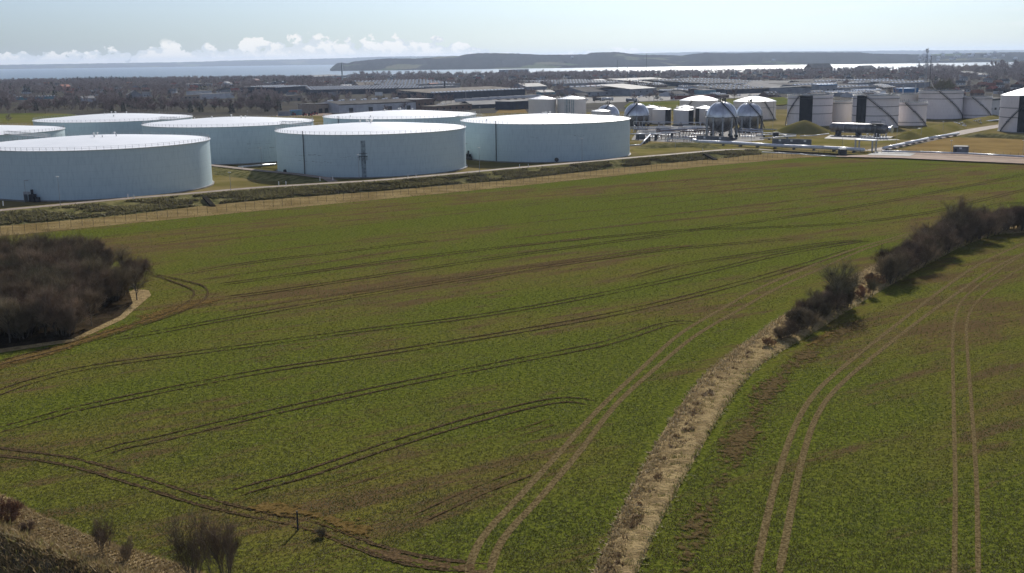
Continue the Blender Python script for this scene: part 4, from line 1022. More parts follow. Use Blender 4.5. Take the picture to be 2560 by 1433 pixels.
def manifold(px, label, seed):
    p = gp(*px, SITE); r = random.Random(seed); t = empty('valve_manifold', (p[0], p[1], SITE), label, 'valve manifold', r.uniform(-.3, .3), 'valve manifolds in the process yard')
    MB().bar((-4, 0, .8), (4, 0, .8), .35, 8).build('header_pipe', SILVER, t)
    for k in range(5):
        x = -3.2 + 1.6 * k; h = r.uniform(1.6, 3.2)
        MB().path([(x, 0, .8), (x, 0, h), (x, 2.4, h), (x, 2.4, .2)], .17, 6).build('branch_pipe', [SILVER, PIPEW, WHITE][k % 3], t)
        MB().lathe([(0, 0), (.4, 0), (.4, .14), (.1, .15), (.1, .7), (.42, .72), (.42, .8), (0, .8)], 8, c=(x, -.2, h * .5 + .6)).build('valve', RUST if r.random() < .4 else DARKM, t)
for k, px in enumerate([(1600, 327), (1632, 346), (1665, 341), (1700, 351), (1722, 346), (1745, 338), (1655, 325), (1730, 330), (1786, 334), (1870, 345), (2170, 350), (2200, 349), (2370, 322), (2400, 318), (2440, 311)]):
    manifold(px, ['pipe manifold with hand valves at the yard edge by the great tank', 'pipe manifold below the straight white pipe', 'pipe manifold in the thick of the yard, under the second sphere', 'bright pipe manifold left of the thick pipeline start',
                  'pipe manifold just behind the thick pipeline start', 'pipe manifold left of the grey wall', 'pipe manifold below the second sphere legs', 'pipe manifold below the middle small tank',
                  'pipe manifold at the feet of the largest sphere', 'pipe manifold right of the grey wall', 'pipe manifold in front of the pressure vessel', 'pipe manifold at the manway end of the pressure vessel',
                  'pipe manifold at the far end of the long berm', 'pipe manifold between the two berms', 'pipe manifold below the far berm'][k], 40 + k)

# lamp posts
def lamp(px, yb, yt, label, z0=SITE, th=.09, cat='lamp post'):
    p = gp(px, yb, z0); h = ztop(p, yt) - z0
    t = empty('lamp_post', (p[0], p[1], z0), label, cat, group='lamp posts of the tank farm')
    MB().bar((0, 0, 0), (0, 0, h), th, 6, th * .6).build('pole', GREYM, t)
    m_ = MB(); m_.box(-.55, .35, -.2, .2, h, h + .22); m_.build('lamp_head', WHITE, t)
for a_ in [(151, 514, 443, 'lamp post on the bund in front of the nearest great tank', 2.72), (577, 476, 432, 'thin lamp post on the bund right of the nearest tank', 2.72), (655, 425, 371, 'lamp post before the tank left of the central one'),
           (898, 447, 388, 'lamp post at the stained stripe of the central tank', 2.72), (1199, 432, 370, 'lamp post between the central and the rightmost great tank', 2.72), (1455, 402, 347, 'lamp post in front of the scuffed great tank', 2.72),
           (1027, 423, 424 - 60, 'lamp post on the bund by the central tank right half', 2.72), (1931, 350, 236, 'tall lamp post at the dark cabinet beside the mound'), (2185, 372, 314, 'lamp post behind the pipe gantry'), (2105, 380, 330, 'lamp post by the valve box'),
           (2241, 362, 318, 'lamp post where the road passes the concrete slab'), (2302, 347, 312, 'first lamp post up the site road'), (2357, 334, 305, 'second lamp post up the site road'), (2377, 384, 352, 'thin post beside the grey hut'),
           (2557, 388, 352, 'thin post at the right photo edge on the straw field'), (1688, 372, 340, 'thin post on the dark berm'), (1878, 366, 322, 'thin post right of the largest sphere'), (755, 300, 262, 'thin mast behind the tank left of the central one'),
           (620, 300, 278, 'short lamp post rising behind the left roofs'), (473, 300, 273, 'lamp post behind the farthest left tank roof'), (400, 300, 281, 'small lamp post behind the left back roof'), (1200, 290, 268, 'pale lamp post right of the back centre roof'),
           (1583, 276, 234, 'thin dark mast in the meadow behind the second sphere'), (1634, 274, 238, 'thin mast in the meadow behind the small tanks')]:
    lamp(*a_[:4], *( [a_[4]] if len(a_) > 4 else []))
# marker posts on the bund
mk = MB().box(-.12, .12, -.12, .12, 0, 1.5).mesh('marker_post', WHITE)
for k, px in enumerate([(8, 513), (320, 495), (335, 497), (697, 463), (715, 462), (800, 451), (832, 449), (1020, 443), (1040, 442), (1299, 419), (1321, 418), (1757, 379), (607, 423)]):
    p = gp(*px, 2.72); o = link('marker_post', mk); o.location = (p[0], p[1], 2.5)
    tag(o, 'short white marker post standing beside the road on the bund', 'marker post', 'white marker posts along the bund road')
SOILD = pm('dark_matt_soil', (0.02, 0.017, 0.012), (0.035, 0.03, 0.02), 1.0, rough=0.95, spec=0.03)  # near-black matt colour shared by the flume channels and the nest
# drainage flumes on the bund face
for px0, px1, l in (((506, 492), (527, 515), 'dark drainage flume cut in the bund below the nearest tank right side'), ((1758, 384), (1785, 399), 'dark drainage flume near the right end of the bund')):
    p, q = gp(*px0, 2.3), gp(*px1, .3); d = Vector(q) - Vector(p); t = empty('drainage_flume', tuple(p), l, 'drain'); L = d.length
    m_ = MB(); m_.add([(0, 0, .12), (1.6, 0, .12), (1.6 + d.x, d.y, d.z + .12), (d.x, d.y, d.z + .12), (0, 0, -.6), (1.6, 0, -.6), (1.6 + d.x, d.y, d.z - .6), (d.x, d.y, d.z - .6)], [(0, 3, 2, 1), (4, 5, 6, 7), (0, 1, 5, 4), (1, 2, 6, 5), (2, 3, 7, 6), (3, 0, 4, 7)])
    m_.build('channel', SOILD, t)

# the wire fence along the far field edge
FL = resample(np.array([gp(px, py - 5, 0) for px, py in [(-60, 596), (0, 591), (640, 528), (1000, 494), (1280, 467), (1742, 418), (2000, 395), (2090, 391)]]), 400)
FL = np.concatenate([FL, resample(np.array([gp(2090, 387, 0), gp(2300, 386, 0), gp(2560, 396, 0), gp(2640, 400, 0)]), 120)[1:]])
ft = empty('wire_fence', tuple(FL[0]), 'tall thin wire fence on slender posts between crop field and tank farm', 'fence')
tot = np.linalg.norm(np.diff(FL[:, :2], axis=0), axis=1).sum(); nP = int(tot / 3.1); FP = resample(FL, nP)
pmesh = MB().box(-.035, .035, -.035, .035, 0, 2.3).mesh('post', DARKM)
for p in FP[:298]:
    o = bpy.data.objects.new('post', pmesh); COL.objects.link(o); o.parent = ft; o.location = tuple(p - FL[0] + [0, 0, .1])
for h in (.7, 1.4, 2.2):
    MB().path([tuple(p - FL[0] + [0, 0, h]) for p in FP], .008, 3).build('wire', DARKM, ft)

# ------------------------------------------------------------------ town and industry beyond the tanks
W_NAVY = pm('navy_cladding', (0.028, 0.036, 0.055), (0.045, 0.055, 0.08), 0.2, rough=0.6)
W_WHITE = pm('white_render', (0.62, 0.62, 0.63), (0.5, 0.5, 0.52), 0.2, rough=0.7)
W_GREY = pm('grey_cladding', (0.24, 0.25, 0.27), (0.32, 0.33, 0.35), 0.15, rough=0.6)
W_BRICK = pm('brown_brick', (0.16, 0.10, 0.075), (0.22, 0.15, 0.115), 0.8, rough=0.85)
W_TAN = pm('tan_brick', (0.30, 0.24, 0.19), (0.36, 0.30, 0.24), 0.6, rough=0.85)
W_TEAL = pm('teal_cladding', (0.13, 0.27, 0.33), (0.17, 0.33, 0.38), 0.2, rough=0.6)
R_DARK = pm('dark_roof_felt', (0.050, 0.047, 0.046), (0.085, 0.08, 0.078), 0.08, rough=0.9, detail=7, spec=.06)
R_GREY = pm('grey_sheet_roof', (0.15, 0.15, 0.15), (0.21, 0.205, 0.20), 0.08, rough=0.8, spec=.1)
R_PALE = pm('pale_sheet_roof', (0.22, 0.215, 0.21), (0.14, 0.138, 0.132), 0.1, rough=0.7, spec=.15)
R_TAN = pm('beige_roof', (0.15, 0.13, 0.105), (0.21, 0.185, 0.15), 0.1, rough=0.9, spec=.05)
R_RED = pm('red_tile_roof', (0.24, 0.09, 0.06), (0.33, 0.14, 0.09), 0.5, rough=0.8, rnd=0.25)
R_BLUE = pm('blue_panel', (0.03, 0.16, 0.36), (0.05, 0.20, 0.42), 0.3, rough=0.5)
GLASS = pm('window_glass', (0.03, 0.04, 0.05), (0.06, 0.07, 0.08), 0.6, rough=0.15, spec=0.6)
SKYL = pm('skylight_dome', (0.85, 0.86, 0.86), (0.75, 0.76, 0.76), 0.8, rough=0.14, spec=1.0)
FOOT = []          # (px0, px1, row of eave, row of base, distance) of buildings to keep in sight
def hall(name, pl, pr, ye, depth, label, wall, roof, style='gable', rise=2.0, win=0, doors=0, sky=None, group=None, cat='building', fascia=None, keep=True):
    p, q = gp(*pl, TOWN_Z), gp(*pr, TOWN_Z); d = Vector((q[0] - p[0], q[1] - p[1], 0)); L = d.length; h = max(2.5, ztop(p, ye) - TOWN_Z)
    t = empty(name, (p[0], p[1], TOWN_Z), label, cat, math.atan2(d.y, d.x), group)
    if keep: FOOT.append((min(pl[0], pr[0]), max(pl[0], pr[0]), ye - 3, max(pl[1], pr[1]) - 4, float(np.hypot(*(p + q)[:2])) / 2))
    MB().box(0, L, 0, depth, 0, h).build('wall', wall, t)
    o = .35; zr = h + .03
    def z_at(v): return h + .25
    if style == 'gable':
        m_ = MB(); m_.add([(-o, -o, h - .1), (L + o, -o, h - .1), (L + o, depth + o, h - .1), (-o, depth + o, h - .1), (-o, depth / 2, h + rise), (L + o, depth / 2, h + rise)],
                          [(0, 1, 5, 4), (2, 3, 4, 5), (0, 3, 2, 1)]); m_.build('roof', roof, t)
        MB().add([(0.02, 0, h), (0.02, depth, h), (0.02, depth / 2, h + rise - .15), (L - .02, 0, h), (L - .02, depth, h), (L - .02, depth / 2, h + rise - .15)], [(0, 2, 1), (3, 4, 5)]).build('gable_end', wall, t)
        z_at = lambda v: h - .1 + (rise + .1) * (1 - abs(2 * v - 1)) + .05
    elif style == 'front':     # gable facing the viewer
        m_ = MB(); m_.add([(-o, -o, h - .1), (L + o, -o, h - .1), (L + o, depth + o, h - .1), (-o, depth + o, h - .1), (L / 2, -o, h + rise), (L / 2, depth + o, h + rise)],
                          [(0, 4, 5, 3), (1, 2, 5, 4)]); m_.build('roof', roof, t)
        MB().add([(0, -.02, h), (L, -.02, h), (L / 2, -.02, h + rise - .2)], [(0, 1, 2)]).build('gable_end', wall, t)
    elif style == 'mono':
        MB().add([(-o, -o, h - .05), (L + o, -o, h - .05), (L + o, depth + o, h + rise), (-o, depth + o, h + rise), (-o, -o, h - .3), (L + o, -o, h - .3), (L + o, depth + o, h + rise - .25), (-o, depth + o, h + rise - .25)],
                 [(0, 1, 2, 3), (4, 7, 6, 5), (0, 4, 5, 1), (1, 5, 6, 2), (2, 6, 7, 3), (3, 7, 4, 0)]).build('roof', roof, t)
        z_at = lambda v: h + rise * v + .02
    else:
        MB().box(-.2, L + .2, -.2, depth + .2, h + .01, h + .4).build('roof', roof, t); z_at = lambda v: h + .42
    if fascia: MB().box(-.1, L + .1, -.12, -.01, h - 1.0, h - .05).build('fascia', fascia, t)
    if win:
        wm = MB().box(-.5 * min(2.2, L / win * .6), .5 * min(2.2, L / win * .6), -.06, -.01, 0, min(1.6, h * .35)).mesh('window', GLASS)
        for k in range(win):
            w_ = bpy.data.objects.new('window', wm); COL.objects.link(w_); w_.parent = t; w_.location = (L * (k + .5) / win, 0, h * .42)
    for k in range(doors):
        MB().box(-2.2, 2.2, -.08, -.01, .05, min(4.2, h * .55)).build('gate', DARKM, t).location = (L * (k + .6) / doors, 0, 0)
    if sky:
        nx, rows, sw, sd = sky
        sw, sd = sw * .85, sd; sm = MB(); ar = [(sd * (.5 - .5 * math.cos(math.pi * k / 6)), .62 * min(2.1, max(1.0, sd / 1.2)) * math.sin(math.pi * k / 6)) for k in range(7)]
        sm.add([(x_, y_, z_) for x_ in (-sw / 2, sw / 2) for y_, z_ in ar], [(k, k + 7, k + 8, k + 1) for k in range(6)] + [tuple(range(7)), tuple(range(13, 6, -1))])
        me = sm.mesh('skylight', SKYL)
        for v in rows:
            for k in range(nx):
                s_ = bpy.data.objects.new('skylight', me); COL.objects.link(s_); s_.parent = t; s_.location = (L * (k + .5) / nx, depth * v, z_at(v))
    return t
hall('warehouse', (848, 283), (1040, 274), 261, 45, 'long white shed with dark low roof and skylights behind the back centre tank', W_WHITE, R_DARK, 'gable', 2.2, doors=4, sky=(7, (.5, .62), 3.4, 2.0), fascia=R_DARK)
hall('warehouse', (1041, 274), (1085, 271), 250, 30, 'brown brick annex at the right end of the long white shed', W_BRICK, R_PALE, 'flat', win=3, doors=1)
hall('open_shed', (793, 284), (822, 282), 262, 24, 'open-fronted shed with white panels left of the long white shed', W_TAN, R_DARK, 'flat', doors=2)
hall('factory', (1080, 253), (1313, 241), 233, 60, 'long navy factory with a scalloped white skylight roofline', W_NAVY, R_TAN, 'mono', 3.0, sky=(26, (.01,), 4.0, 3.0))
hall('factory', (690, 236), (771, 231), 219, 60, 'navy factory hall with dotted skylights on the left', W_NAVY, R_DARK, 'mono', 1.5, sky=(16, (.0, .35, .7), 2.6, 2.0), doors=1)
hall('factory', (775, 238), (1062, 232), 225, 90, 'very long low factory roof dotted with pale skylights behind the white shed', W_NAVY, R_DARK, 'mono', 3.0, sky=(34, (.0, .25, .5, .75), 2.8, 2.4))
hall('hall', (898, 222), (944, 221), 214, 60, 'beige-roofed hall above the long low factory', W_TAN, R_TAN, 'gable', 5)
hall('factory', (960, 222), (1150, 217), 213, 160, 'sprawling grey factory roof crowded with skylights left of the black chimney', W_GREY, R_DARK, 'mono', 5, sky=(20, (.1, .3, .5, .7, .9), 3.4, 3.0))
hall('hall', (1080, 226), (1150, 223), 217, 40, 'low grey hall at the foot of the black chimney', W_GREY, R_GREY, 'flat', sky=(8, (.3,), 3, 2))
hall('hall', (1316, 226), (1367, 224), 217, 36, 'gabled grey hall with shining pale roof right of the navy factory', W_GREY, R_PALE, 'gable', 4.5)
hall('hall', (1352, 237), (1388, 236), 231, 14, 'small blue-grey shed with white roof below the shining hall', W_TEAL, R_PALE, 'mono', 2.5)
hall('shed', (1279, 275), (1324, 272), 255, 20, 'dark navy shed tucked against the left cream tank', W_NAVY, R_GREY, 'flat', doors=2)
hall('house', (1180, 272), (1262, 269), 262, 30, 'low house with broad dark hipped roof above the rightmost great tank', W_NAVY, R_GREY, 'gable', 3.0, win=4)
hall('low_building', (1086, 282), (1180, 275), 267, 16, 'long low brown building with flat roof at the back centre tank', W_BRICK, R_TAN, 'flat', win=6)
hall('factory', (1462, 242), (1592, 237), 230, 60, 'grey factory with a line of bright ridge lights behind the streaked tank', W_GREY, R_DARK, 'gable', 5, win=6, sky=(10, (.5,), 6.0, 3.0))
hall('hall', (1577, 240), (1641, 236), 223, 50, 'hall with large pale sheet roof at the meadow edge', W_GREY, R_PALE, 'mono', 5, win=4)
hall('factory', (1387, 216), (1558, 211), 210, 130, 'far flat factory with sparkling skylights, right of the shining hall', W_GREY, R_DARK, 'mono', 4, sky=(22, (.1, .4, .7), 3.6, 3))
hall('hall', (1650, 216), (1760, 211), 209, 110, 'far hall with a wide glittering white roof', W_GREY, R_PALE, 'mono', 7, sky=(14, (.1, .5), 4.0, 4))
hall('factory', (1766, 217), (1925, 211), 209, 150, 'far dark factory with three dotted skylight rows behind the domed tanks', W_NAVY, R_DARK, 'mono', 5, sky=(18, (.1, .4, .7), 3.4, 3))
hall('factory', (1815, 236), (1922, 232), 224, 70, 'dark factory roof with scattered square skylights above the wide domed tank', W_NAVY, R_DARK, 'mono', 4, sky=(9, (.1, .45, .8), 3.0, 3))
hall('hall', (1760, 237), (1790, 236), 226, 20, 'small teal-walled hall left of the scattered skylights', W_TEAL, R_GREY, 'flat')
hall('hall', (1945, 229), (2006, 226), 219, 60, 'broad grey gable hall behind the black-panelled tank', W_GREY, R_GREY, 'front', 8)
hall('factory', (1880, 226), (1946, 224), 216, 70, 'dotted dark roof left of the broad grey gable', W_GREY, R_DARK, 'mono', 5, sky=(9, (.05, .5), 3, 3))
hall('factory', (2004, 224), (2050, 222), 214, 60, 'dark factory roof right of the broad grey gable', W_GREY, R_DARK, 'mono', 4, sky=(6, (.3,), 3, 3))
hall('tower_building', (2046, 238), (2092, 237), 212, 18, 'pale blocky building with a blue top above the cream narrow tank', W_GREY, R_BLUE, 'flat', win=3, fascia=R_BLUE)
hall('factory', (2080, 236), (2190, 230), 221, 90, 'factory with bright square skylights left of the white stacks', W_GREY, R_DARK, 'mono', 5, sky=(12, (.1, .6), 4, 4))
hall('factory', (2130, 220), (2250, 214), 209, 120, 'far factory with a white row of roof lights right of the smoke', W_GREY, R_DARK, 'mono', 4, sky=(14, (.1, .5), 4.4, 4))
hall('factory', (2240, 222), (2326, 218), 209, 80, 'far factory with two broken rows of roof lights at the lattice mast', W_GREY, R_DARK, 'mono', 4, sky=(9, (.1, .5, .8), 4.4, 4))
hall('hall', (2110, 242), (2160, 240), 233, 40, 'glinting low roofs behind the narrow black panel', W_GREY, R_PALE, 'flat', sky=(7, (.2, .7), 3, 3))
hall('office', (2470, 296), (2504, 294), 248, 14, 'pale office with dark window bands beside the right-edge tank', W_WHITE, R_GREY, 'flat', win=3, fascia=GLASS)
hall('white_villa', (505, 249), (586, 245), 236, 16, 'white flat-roofed house standing out among bare trees on the left', W_WHITE, R_GREY, 'flat', win=0)
hall('white_villa', (482, 246), (530, 244), 229, 14, 'upper white block with dark windows behind the white house', W_WHITE, R_GREY, 'flat', win=3)
hall('house', (450, 252), (500, 250), 240, 14, 'grey-beige two-storey house left of the white house', W_TAN, R_TAN, 'flat', win=5)
hall('long_building', (42, 250), (142, 247), 244, 20, 'long blue-grey building with a row of round white roof lights on the far left', W_TEAL, R_DARK, 'flat', sky=(13, (.2,), 1.8, 2.0))
hall('shed', (208, 255), (240, 254), 246, 14, 'small shed with shining bluish roof among the left trees', W_WHITE, R_PALE, 'mono', 2.5)
hall('house', (320, 247), (356, 246), 238, 14, 'dark grey gabled house among the left trees', W_GREY, R_GREY, 'front', 6)
hall('house', (156, 222), (178, 221), 217, 12, 'house with bright orange roof in the left trees', W_TAN, R_RED, 'gable', 4)
hall('apartment_block', (1262, 186), (1322, 184), 175, 22, 'dark block of flats against the water above the navy factory', W_GREY, R_DARK, 'flat', win=10)
hall('barn', (2030, 178), (2082, 177), 170, 40, 'big dark hip-roofed barn against the glittering water', W_BRICK, R_DARK, 'gable', 12)
hall('barn', (2158, 176), (2190, 175), 171, 30, 'smaller dark roof against the glittering water right of the barn', W_BRICK, R_DARK, 'gable', 8)
hall('hall', (2446, 193), (2472, 192), 187, 40, 'far trapezoid white roof on the right', W_WHITE, R_PALE, 'mono', 6)
hall('hall', (470, 217), (530, 215), 211, 40, 'long grey roof left of the dark pines', W_GREY, R_PALE, 'flat')
hall('hall', (784, 197), (870, 193), 192, 60, 'long far white-edged roof below the pale tower', W_GREY, R_PALE, 'mono', 3)
hall('hall', (1420, 256), (1466, 255), 246, 20, 'low brown shed right behind the twin cream tanks', W_BRICK, R_GREY, 'gable', 2)
hall('wall_building', (1690, 249), (1800, 245), 240, 10, 'long rust-red low wall of sheds behind the domed tank', pm('rust_red_cladding', (0.20, 0.05, 0.045), (0.26, 0.08, 0.06), .3), R_DARK, 'flat')
hall('shed', (715, 254), (756, 252), 240, 14, 'pale low building below the navy hall on the left', W_TAN, R_TAN, 'flat', doors=2)
hall('container_block', (698, 291), (726, 290), 280, 4, 'pale blue container at the depot behind the left tanks', W_GREY, R_GREY, 'flat', keep=True)
hall('container_block', (728, 289), (756, 288), 277, 4, 'bright teal container at the depot', W_TEAL, R_BLUE, 'flat')
hall('shed', (2178, 236), (2214, 234), 228, 30, 'glittering greenhouse-like roof behind the low grey tank', W_WHITE, R_PALE, 'flat', sky=(8, (.2, .7), 3, 3))
hall('hall', (2262, 232), (2296, 231), 222, 20, 'deep blue shed between the two white stacks', R_BLUE, R_BLUE, 'flat')

# trailers, billboard, masts, stacks
def trailer_proto():
    t = empty('semi_trailer', (0, 0, 0), 'white box semi-trailer parked in the row along the navy factory', 'trailer', 0, 'white trailers along the navy factory')
    MB().box(0, 13.4, 0, 2.5, 1.2, 4.0).build('box', W_WHITE, t); MB().box(.3, 13.1, .3, 2.2, .9, 1.18).build('chassis', DARKM, t)
    for x in (9.2, 10.5, 11.8): MB().bar((x, .1, .5), (x, 2.4, .5), .5, 10).build('wheel', DARKM, t)
    MB().box(2.2, 2.5, .3, 2.2, 0, .9).build('landing_leg', DARKM, t); return t
tp = trailer_proto()
for k, px in enumerate([(1137, 257), (1158, 256), (1180, 254), (1202, 253), (1224, 251), (1248, 250), (1266, 249), (1286, 248), (1306, 247), (1324, 246)]):
    o = tp if k == 0 else copy_tree(tp); p = gp(*px, TOWN_Z); o.location = (p[0], p[1], TOWN_Z); o.rotation_euler.z = .06; FOOT.append((px[0], px[0] + 18, px[1] - 8, px[1] - 1, p[1]))
def car_proto():
    t = empty('parked_car', (0, 0, 0), 'small parked car in the yards behind the tank farm', 'car', 0, 'cars parked in the industrial yards')
    m_ = MB(); m_.box(-2.1, 2.1, -.85, .85, .35, .85); m_.add([(-1.5, -.8, .85), (1.2, -.8, .85), (1.2, .8, .85), (-1.5, .8, .85), (-1.1, -.65, 1.45), (.5, -.65, 1.45), (.5, .65, 1.45), (-1.1, .65, 1.45)], [(4, 5, 6, 7), (0, 1, 5, 4), (1, 2, 6, 5), (2, 3, 7, 6), (3, 0, 4, 7)])
    m_.build('body', CARP, t)
    for x in (-1.3, 1.3):
        for y in (-.75, .75): MB().bar((x, y - .1, .33), (x, y + .1, .33), .33, 8).build('wheel', DARKM, t)
    return t
CARP = pm('car_paint', (0.5, 0.5, 0.52), rough=0.2, rnd=0.8, spec=0.6)
cp = car_proto(); r = random.Random(8)
for k in range(46):
    px = [(r.uniform(1400, 1480), r.uniform(244, 252)), (r.uniform(1560, 1700), r.uniform(240, 250)), (r.uniform(1840, 1950), r.uniform(239, 243)), (r.uniform(1240, 1280), r.uniform(262, 272)), (r.uniform(1090, 1120), r.uniform(262, 268))][k % 5]
    o = cp if k == 0 else copy_tree(cp); p = gp(*px, TOWN_Z); o.location = (p[0], p[1], TOWN_Z + .1); o.rotation_euler.z = r.choice([0, 1.57]) + r.uniform(-.1, .1)
def truck(px, label, mat):
    p = gp(*px, TOWN_Z); t = empty('tank_truck', (p[0], p[1], TOWN_Z + .1), label, 'lorry', .05, 'tank lorries behind the meadow')
    MB().bar((0, 0, 2.2), (9, 0, 2.2), 1.25, 14).build('barrel', mat, t, True); MB().box(9.6, 11.8, -1.2, 1.2, .7, 3.4).build('cab', W_WHITE, t); MB().box(-.2, 11.8, -1, 1, .6, .95).build('chassis', DARKM, t)
    for x in (.8, 2.0, 8.4, 10.8): MB().bar((x, -1.2, .5), (x, 1.2, .5), .5, 10).build('wheel', DARKM, t)
truck((1482, 253), 'grey-pink tank lorry at the meadow edge left of the spheres', R_PALE); truck((1506, 252), 'whiter tank lorry at the meadow edge, right of its twin', WHITE); truck((1565, 255), 'grey tank lorry above the second sphere', GREYM)
def machine(px, label):
    p = gp(*px, TOWN_Z); t = empty('tractor', (p[0], p[1], TOWN_Z + .1), label, 'tractor', .4, 'farm machines at the depot')
    MB().box(-1.8, 1.6, -.6, .6, .7, 1.7).build('hood', pm('tractor_red', (0.35, 0.03, 0.025), rough=.4) if 'tractor_red' not in MATS else MATS['tractor_red'], t); MB().box(-1.6, 0, -.7, .7, 1.72, 3.0).build('cab', GLASS, t)
    for x, q in ((-1.2, .85), (1.2, .5)):
        for y in (-.95, .95): MB().bar((x, y - .2, q), (x, y + .2, q), q, 12).build('wheel', DARKM, t)
for k, px in enumerate([(735, 289), (762, 290), (776, 291), (782, 288), (790, 287)]): machine(px, ['dark machine at the left of the depot', 'red tractor in the middle of the depot', 'red tractor by the pale pavement of the depot', 'red tractor nearest the back centre tank', 'red tractor at the open-fronted shed'][k])
def billboard():
    p = gp(938, 252, TOWN_Z); t = empty('billboard', (p[0], p[1], TOWN_Z), 'blank white billboard above the white shed roof', 'billboard'); s = 1200 / 2700
    zt, zb = ztop(p, 230), ztop(p, 239)
    MB().box(0, 9, 0, .4, zb, zt).build('board', WHITE, t)
    for x in (2, 7): MB().box(x, x + .4, .45, .85, 0, zt - .5).build('post', DARKM, t)
    FOOT.append((936, 960, 228, 242, p[1]))
billboard()
def mast(px, yb, yt, r0, label, cat, mat, lattice=False, r1=None, heads=True):
    p = gp(px, yb, TOWN_Z); h = ztop(p, yt) - TOWN_Z; t = empty('radio_mast' if cat == 'mast' else 'chimney', (p[0], p[1], TOWN_Z), label, cat)
    if not lattice:
        MB().bar((0, 0, 0), (0, 0, h), r0, 10, r1 or r0 * .7).build('shaft', mat, t)
        MB().bar((0, 0, h * .97), (0, 0, h), r0 * 1.15, 10).build('cap', mat, t)
    else:
        m_ = MB(); c = [(r0 * math.cos(a), r0 * math.sin(a)) for a in (0.5, 2.6, 4.7)]
        for x, y in c: m_.bar((x, y, 0), (x * .6, y * .6, h), .22, 5)
        m_.build('mast_leg', GREYM, t); m_ = MB(); n = int(h / 3)
        for k in range(n):
            for i in range(3):
                q, q2 = 1 - .4 * k / n, 1 - .4 * (k + 1) / n; a, b = c[i], c[(i + 1) % 3]
                m_.bar((a[0] * q, a[1] * q, h * k / n), (b[0] * q2, b[1] * q2, h * (k + 1) / n), .12, 4)
        m_.build('lattice', GREYM, t)
        m_ = MB()
        for k in range(6): m_.bar((1.6 * math.cos(k), 1.6 * math.sin(k), h - 5 + .4 * k), (1.6 * math.cos(k), 1.6 * math.sin(k), h - 2 + .6 * k), .3, 6)
        m_.build('antenna', WHITE, t)
mast(2312, 228, 122, 1.8, 'tall lattice radio mast with antennas at the top, above the tallest grey tank', 'mast', GREYM, True)
mast(1112, 226, 203, 1.6, 'black chimney on the factory roofs', 'chimney', DARKM)
mast(856, 204, 158, 1.9, 'slim pale tower standing against the water on the left', 'chimney', pm('pale_green_tower', (0.42, 0.47, 0.46), rough=.6))
mast(1568, 214, 168, .35, 'thin dark mast over the factories, left of centre right', 'mast', DARKM)
mast(1543, 190, 150, .45, 'thin faint mast against the hills', 'mast', DARKM)
mast(1616, 188, 133, .5, 'tall thin mast rising against the hills', 'mast', DARKM)
mast(2257, 236, 213, .8, 'left one of two white stacks by the blue shed', 'chimney', WHITE); mast(2288, 236, 212, .8, 'right one of two white stacks by the blue shed', 'chimney', WHITE)
mast(2199, 222, 199, .6, 'short white stack on the bright factory roofs', 'chimney', WHITE); mast(2323, 226, 140, .4, 'thin wire-like mast just right of the lattice mast', 'mast', DARKM)
mast(1165, 262, 229, .35, 'slim pole with a white tag before the navy factory', 'mast', GREYM)

# ------------------------------------------------------------------ trees
def vecs(r, n):
    a = r.normal(0, 1, (n, 3)); return a / np.linalg.norm(a, axis=1)[:, None]
def prism(S, E, r0, r1):
    d = E - S; d /= np.linalg.norm(d, axis=1)[:, None] + 1e-9
    u = np.cross(d, np.where(np.abs(d[:, 2:3]) > .9, [[1., 0, 0]], [[0, 0, 1.]])); u /= np.linalg.norm(u, axis=1)[:, None]; w = np.cross(d, u)
    V = []
    for c, q in ((S, r0), (E, r1)):
        for k in range(3):
            a = 2 * math.pi * k / 3; V.append(c + (u * math.cos(a) + w * math.sin(a)) * q[:, None])
    V = np.stack(V, 1).reshape(-1, 3); b = np.arange(len(S))[:, None] * 6
    F4 = np.stack([np.stack([b[:, 0] + k, b[:, 0] + (k + 1) % 3, b[:, 0] + 3 + (k + 1) % 3, b[:, 0] + 3 + k], -1) for k in range(3)], 1).reshape(-1, 4)
    return V, F4
def twig_tris(S, D, L, w, r):
    side = np.cross(D, vecs(r, len(S))); side /= np.linalg.norm(side, axis=1)[:, None] + 1e-9
    V = np.stack([S - side * w[:, None] / 2, S + side * w[:, None] / 2, S + D * L[:, None]], 1).reshape(-1, 3)
    return V, np.arange(len(V)).reshape(-1, 3)
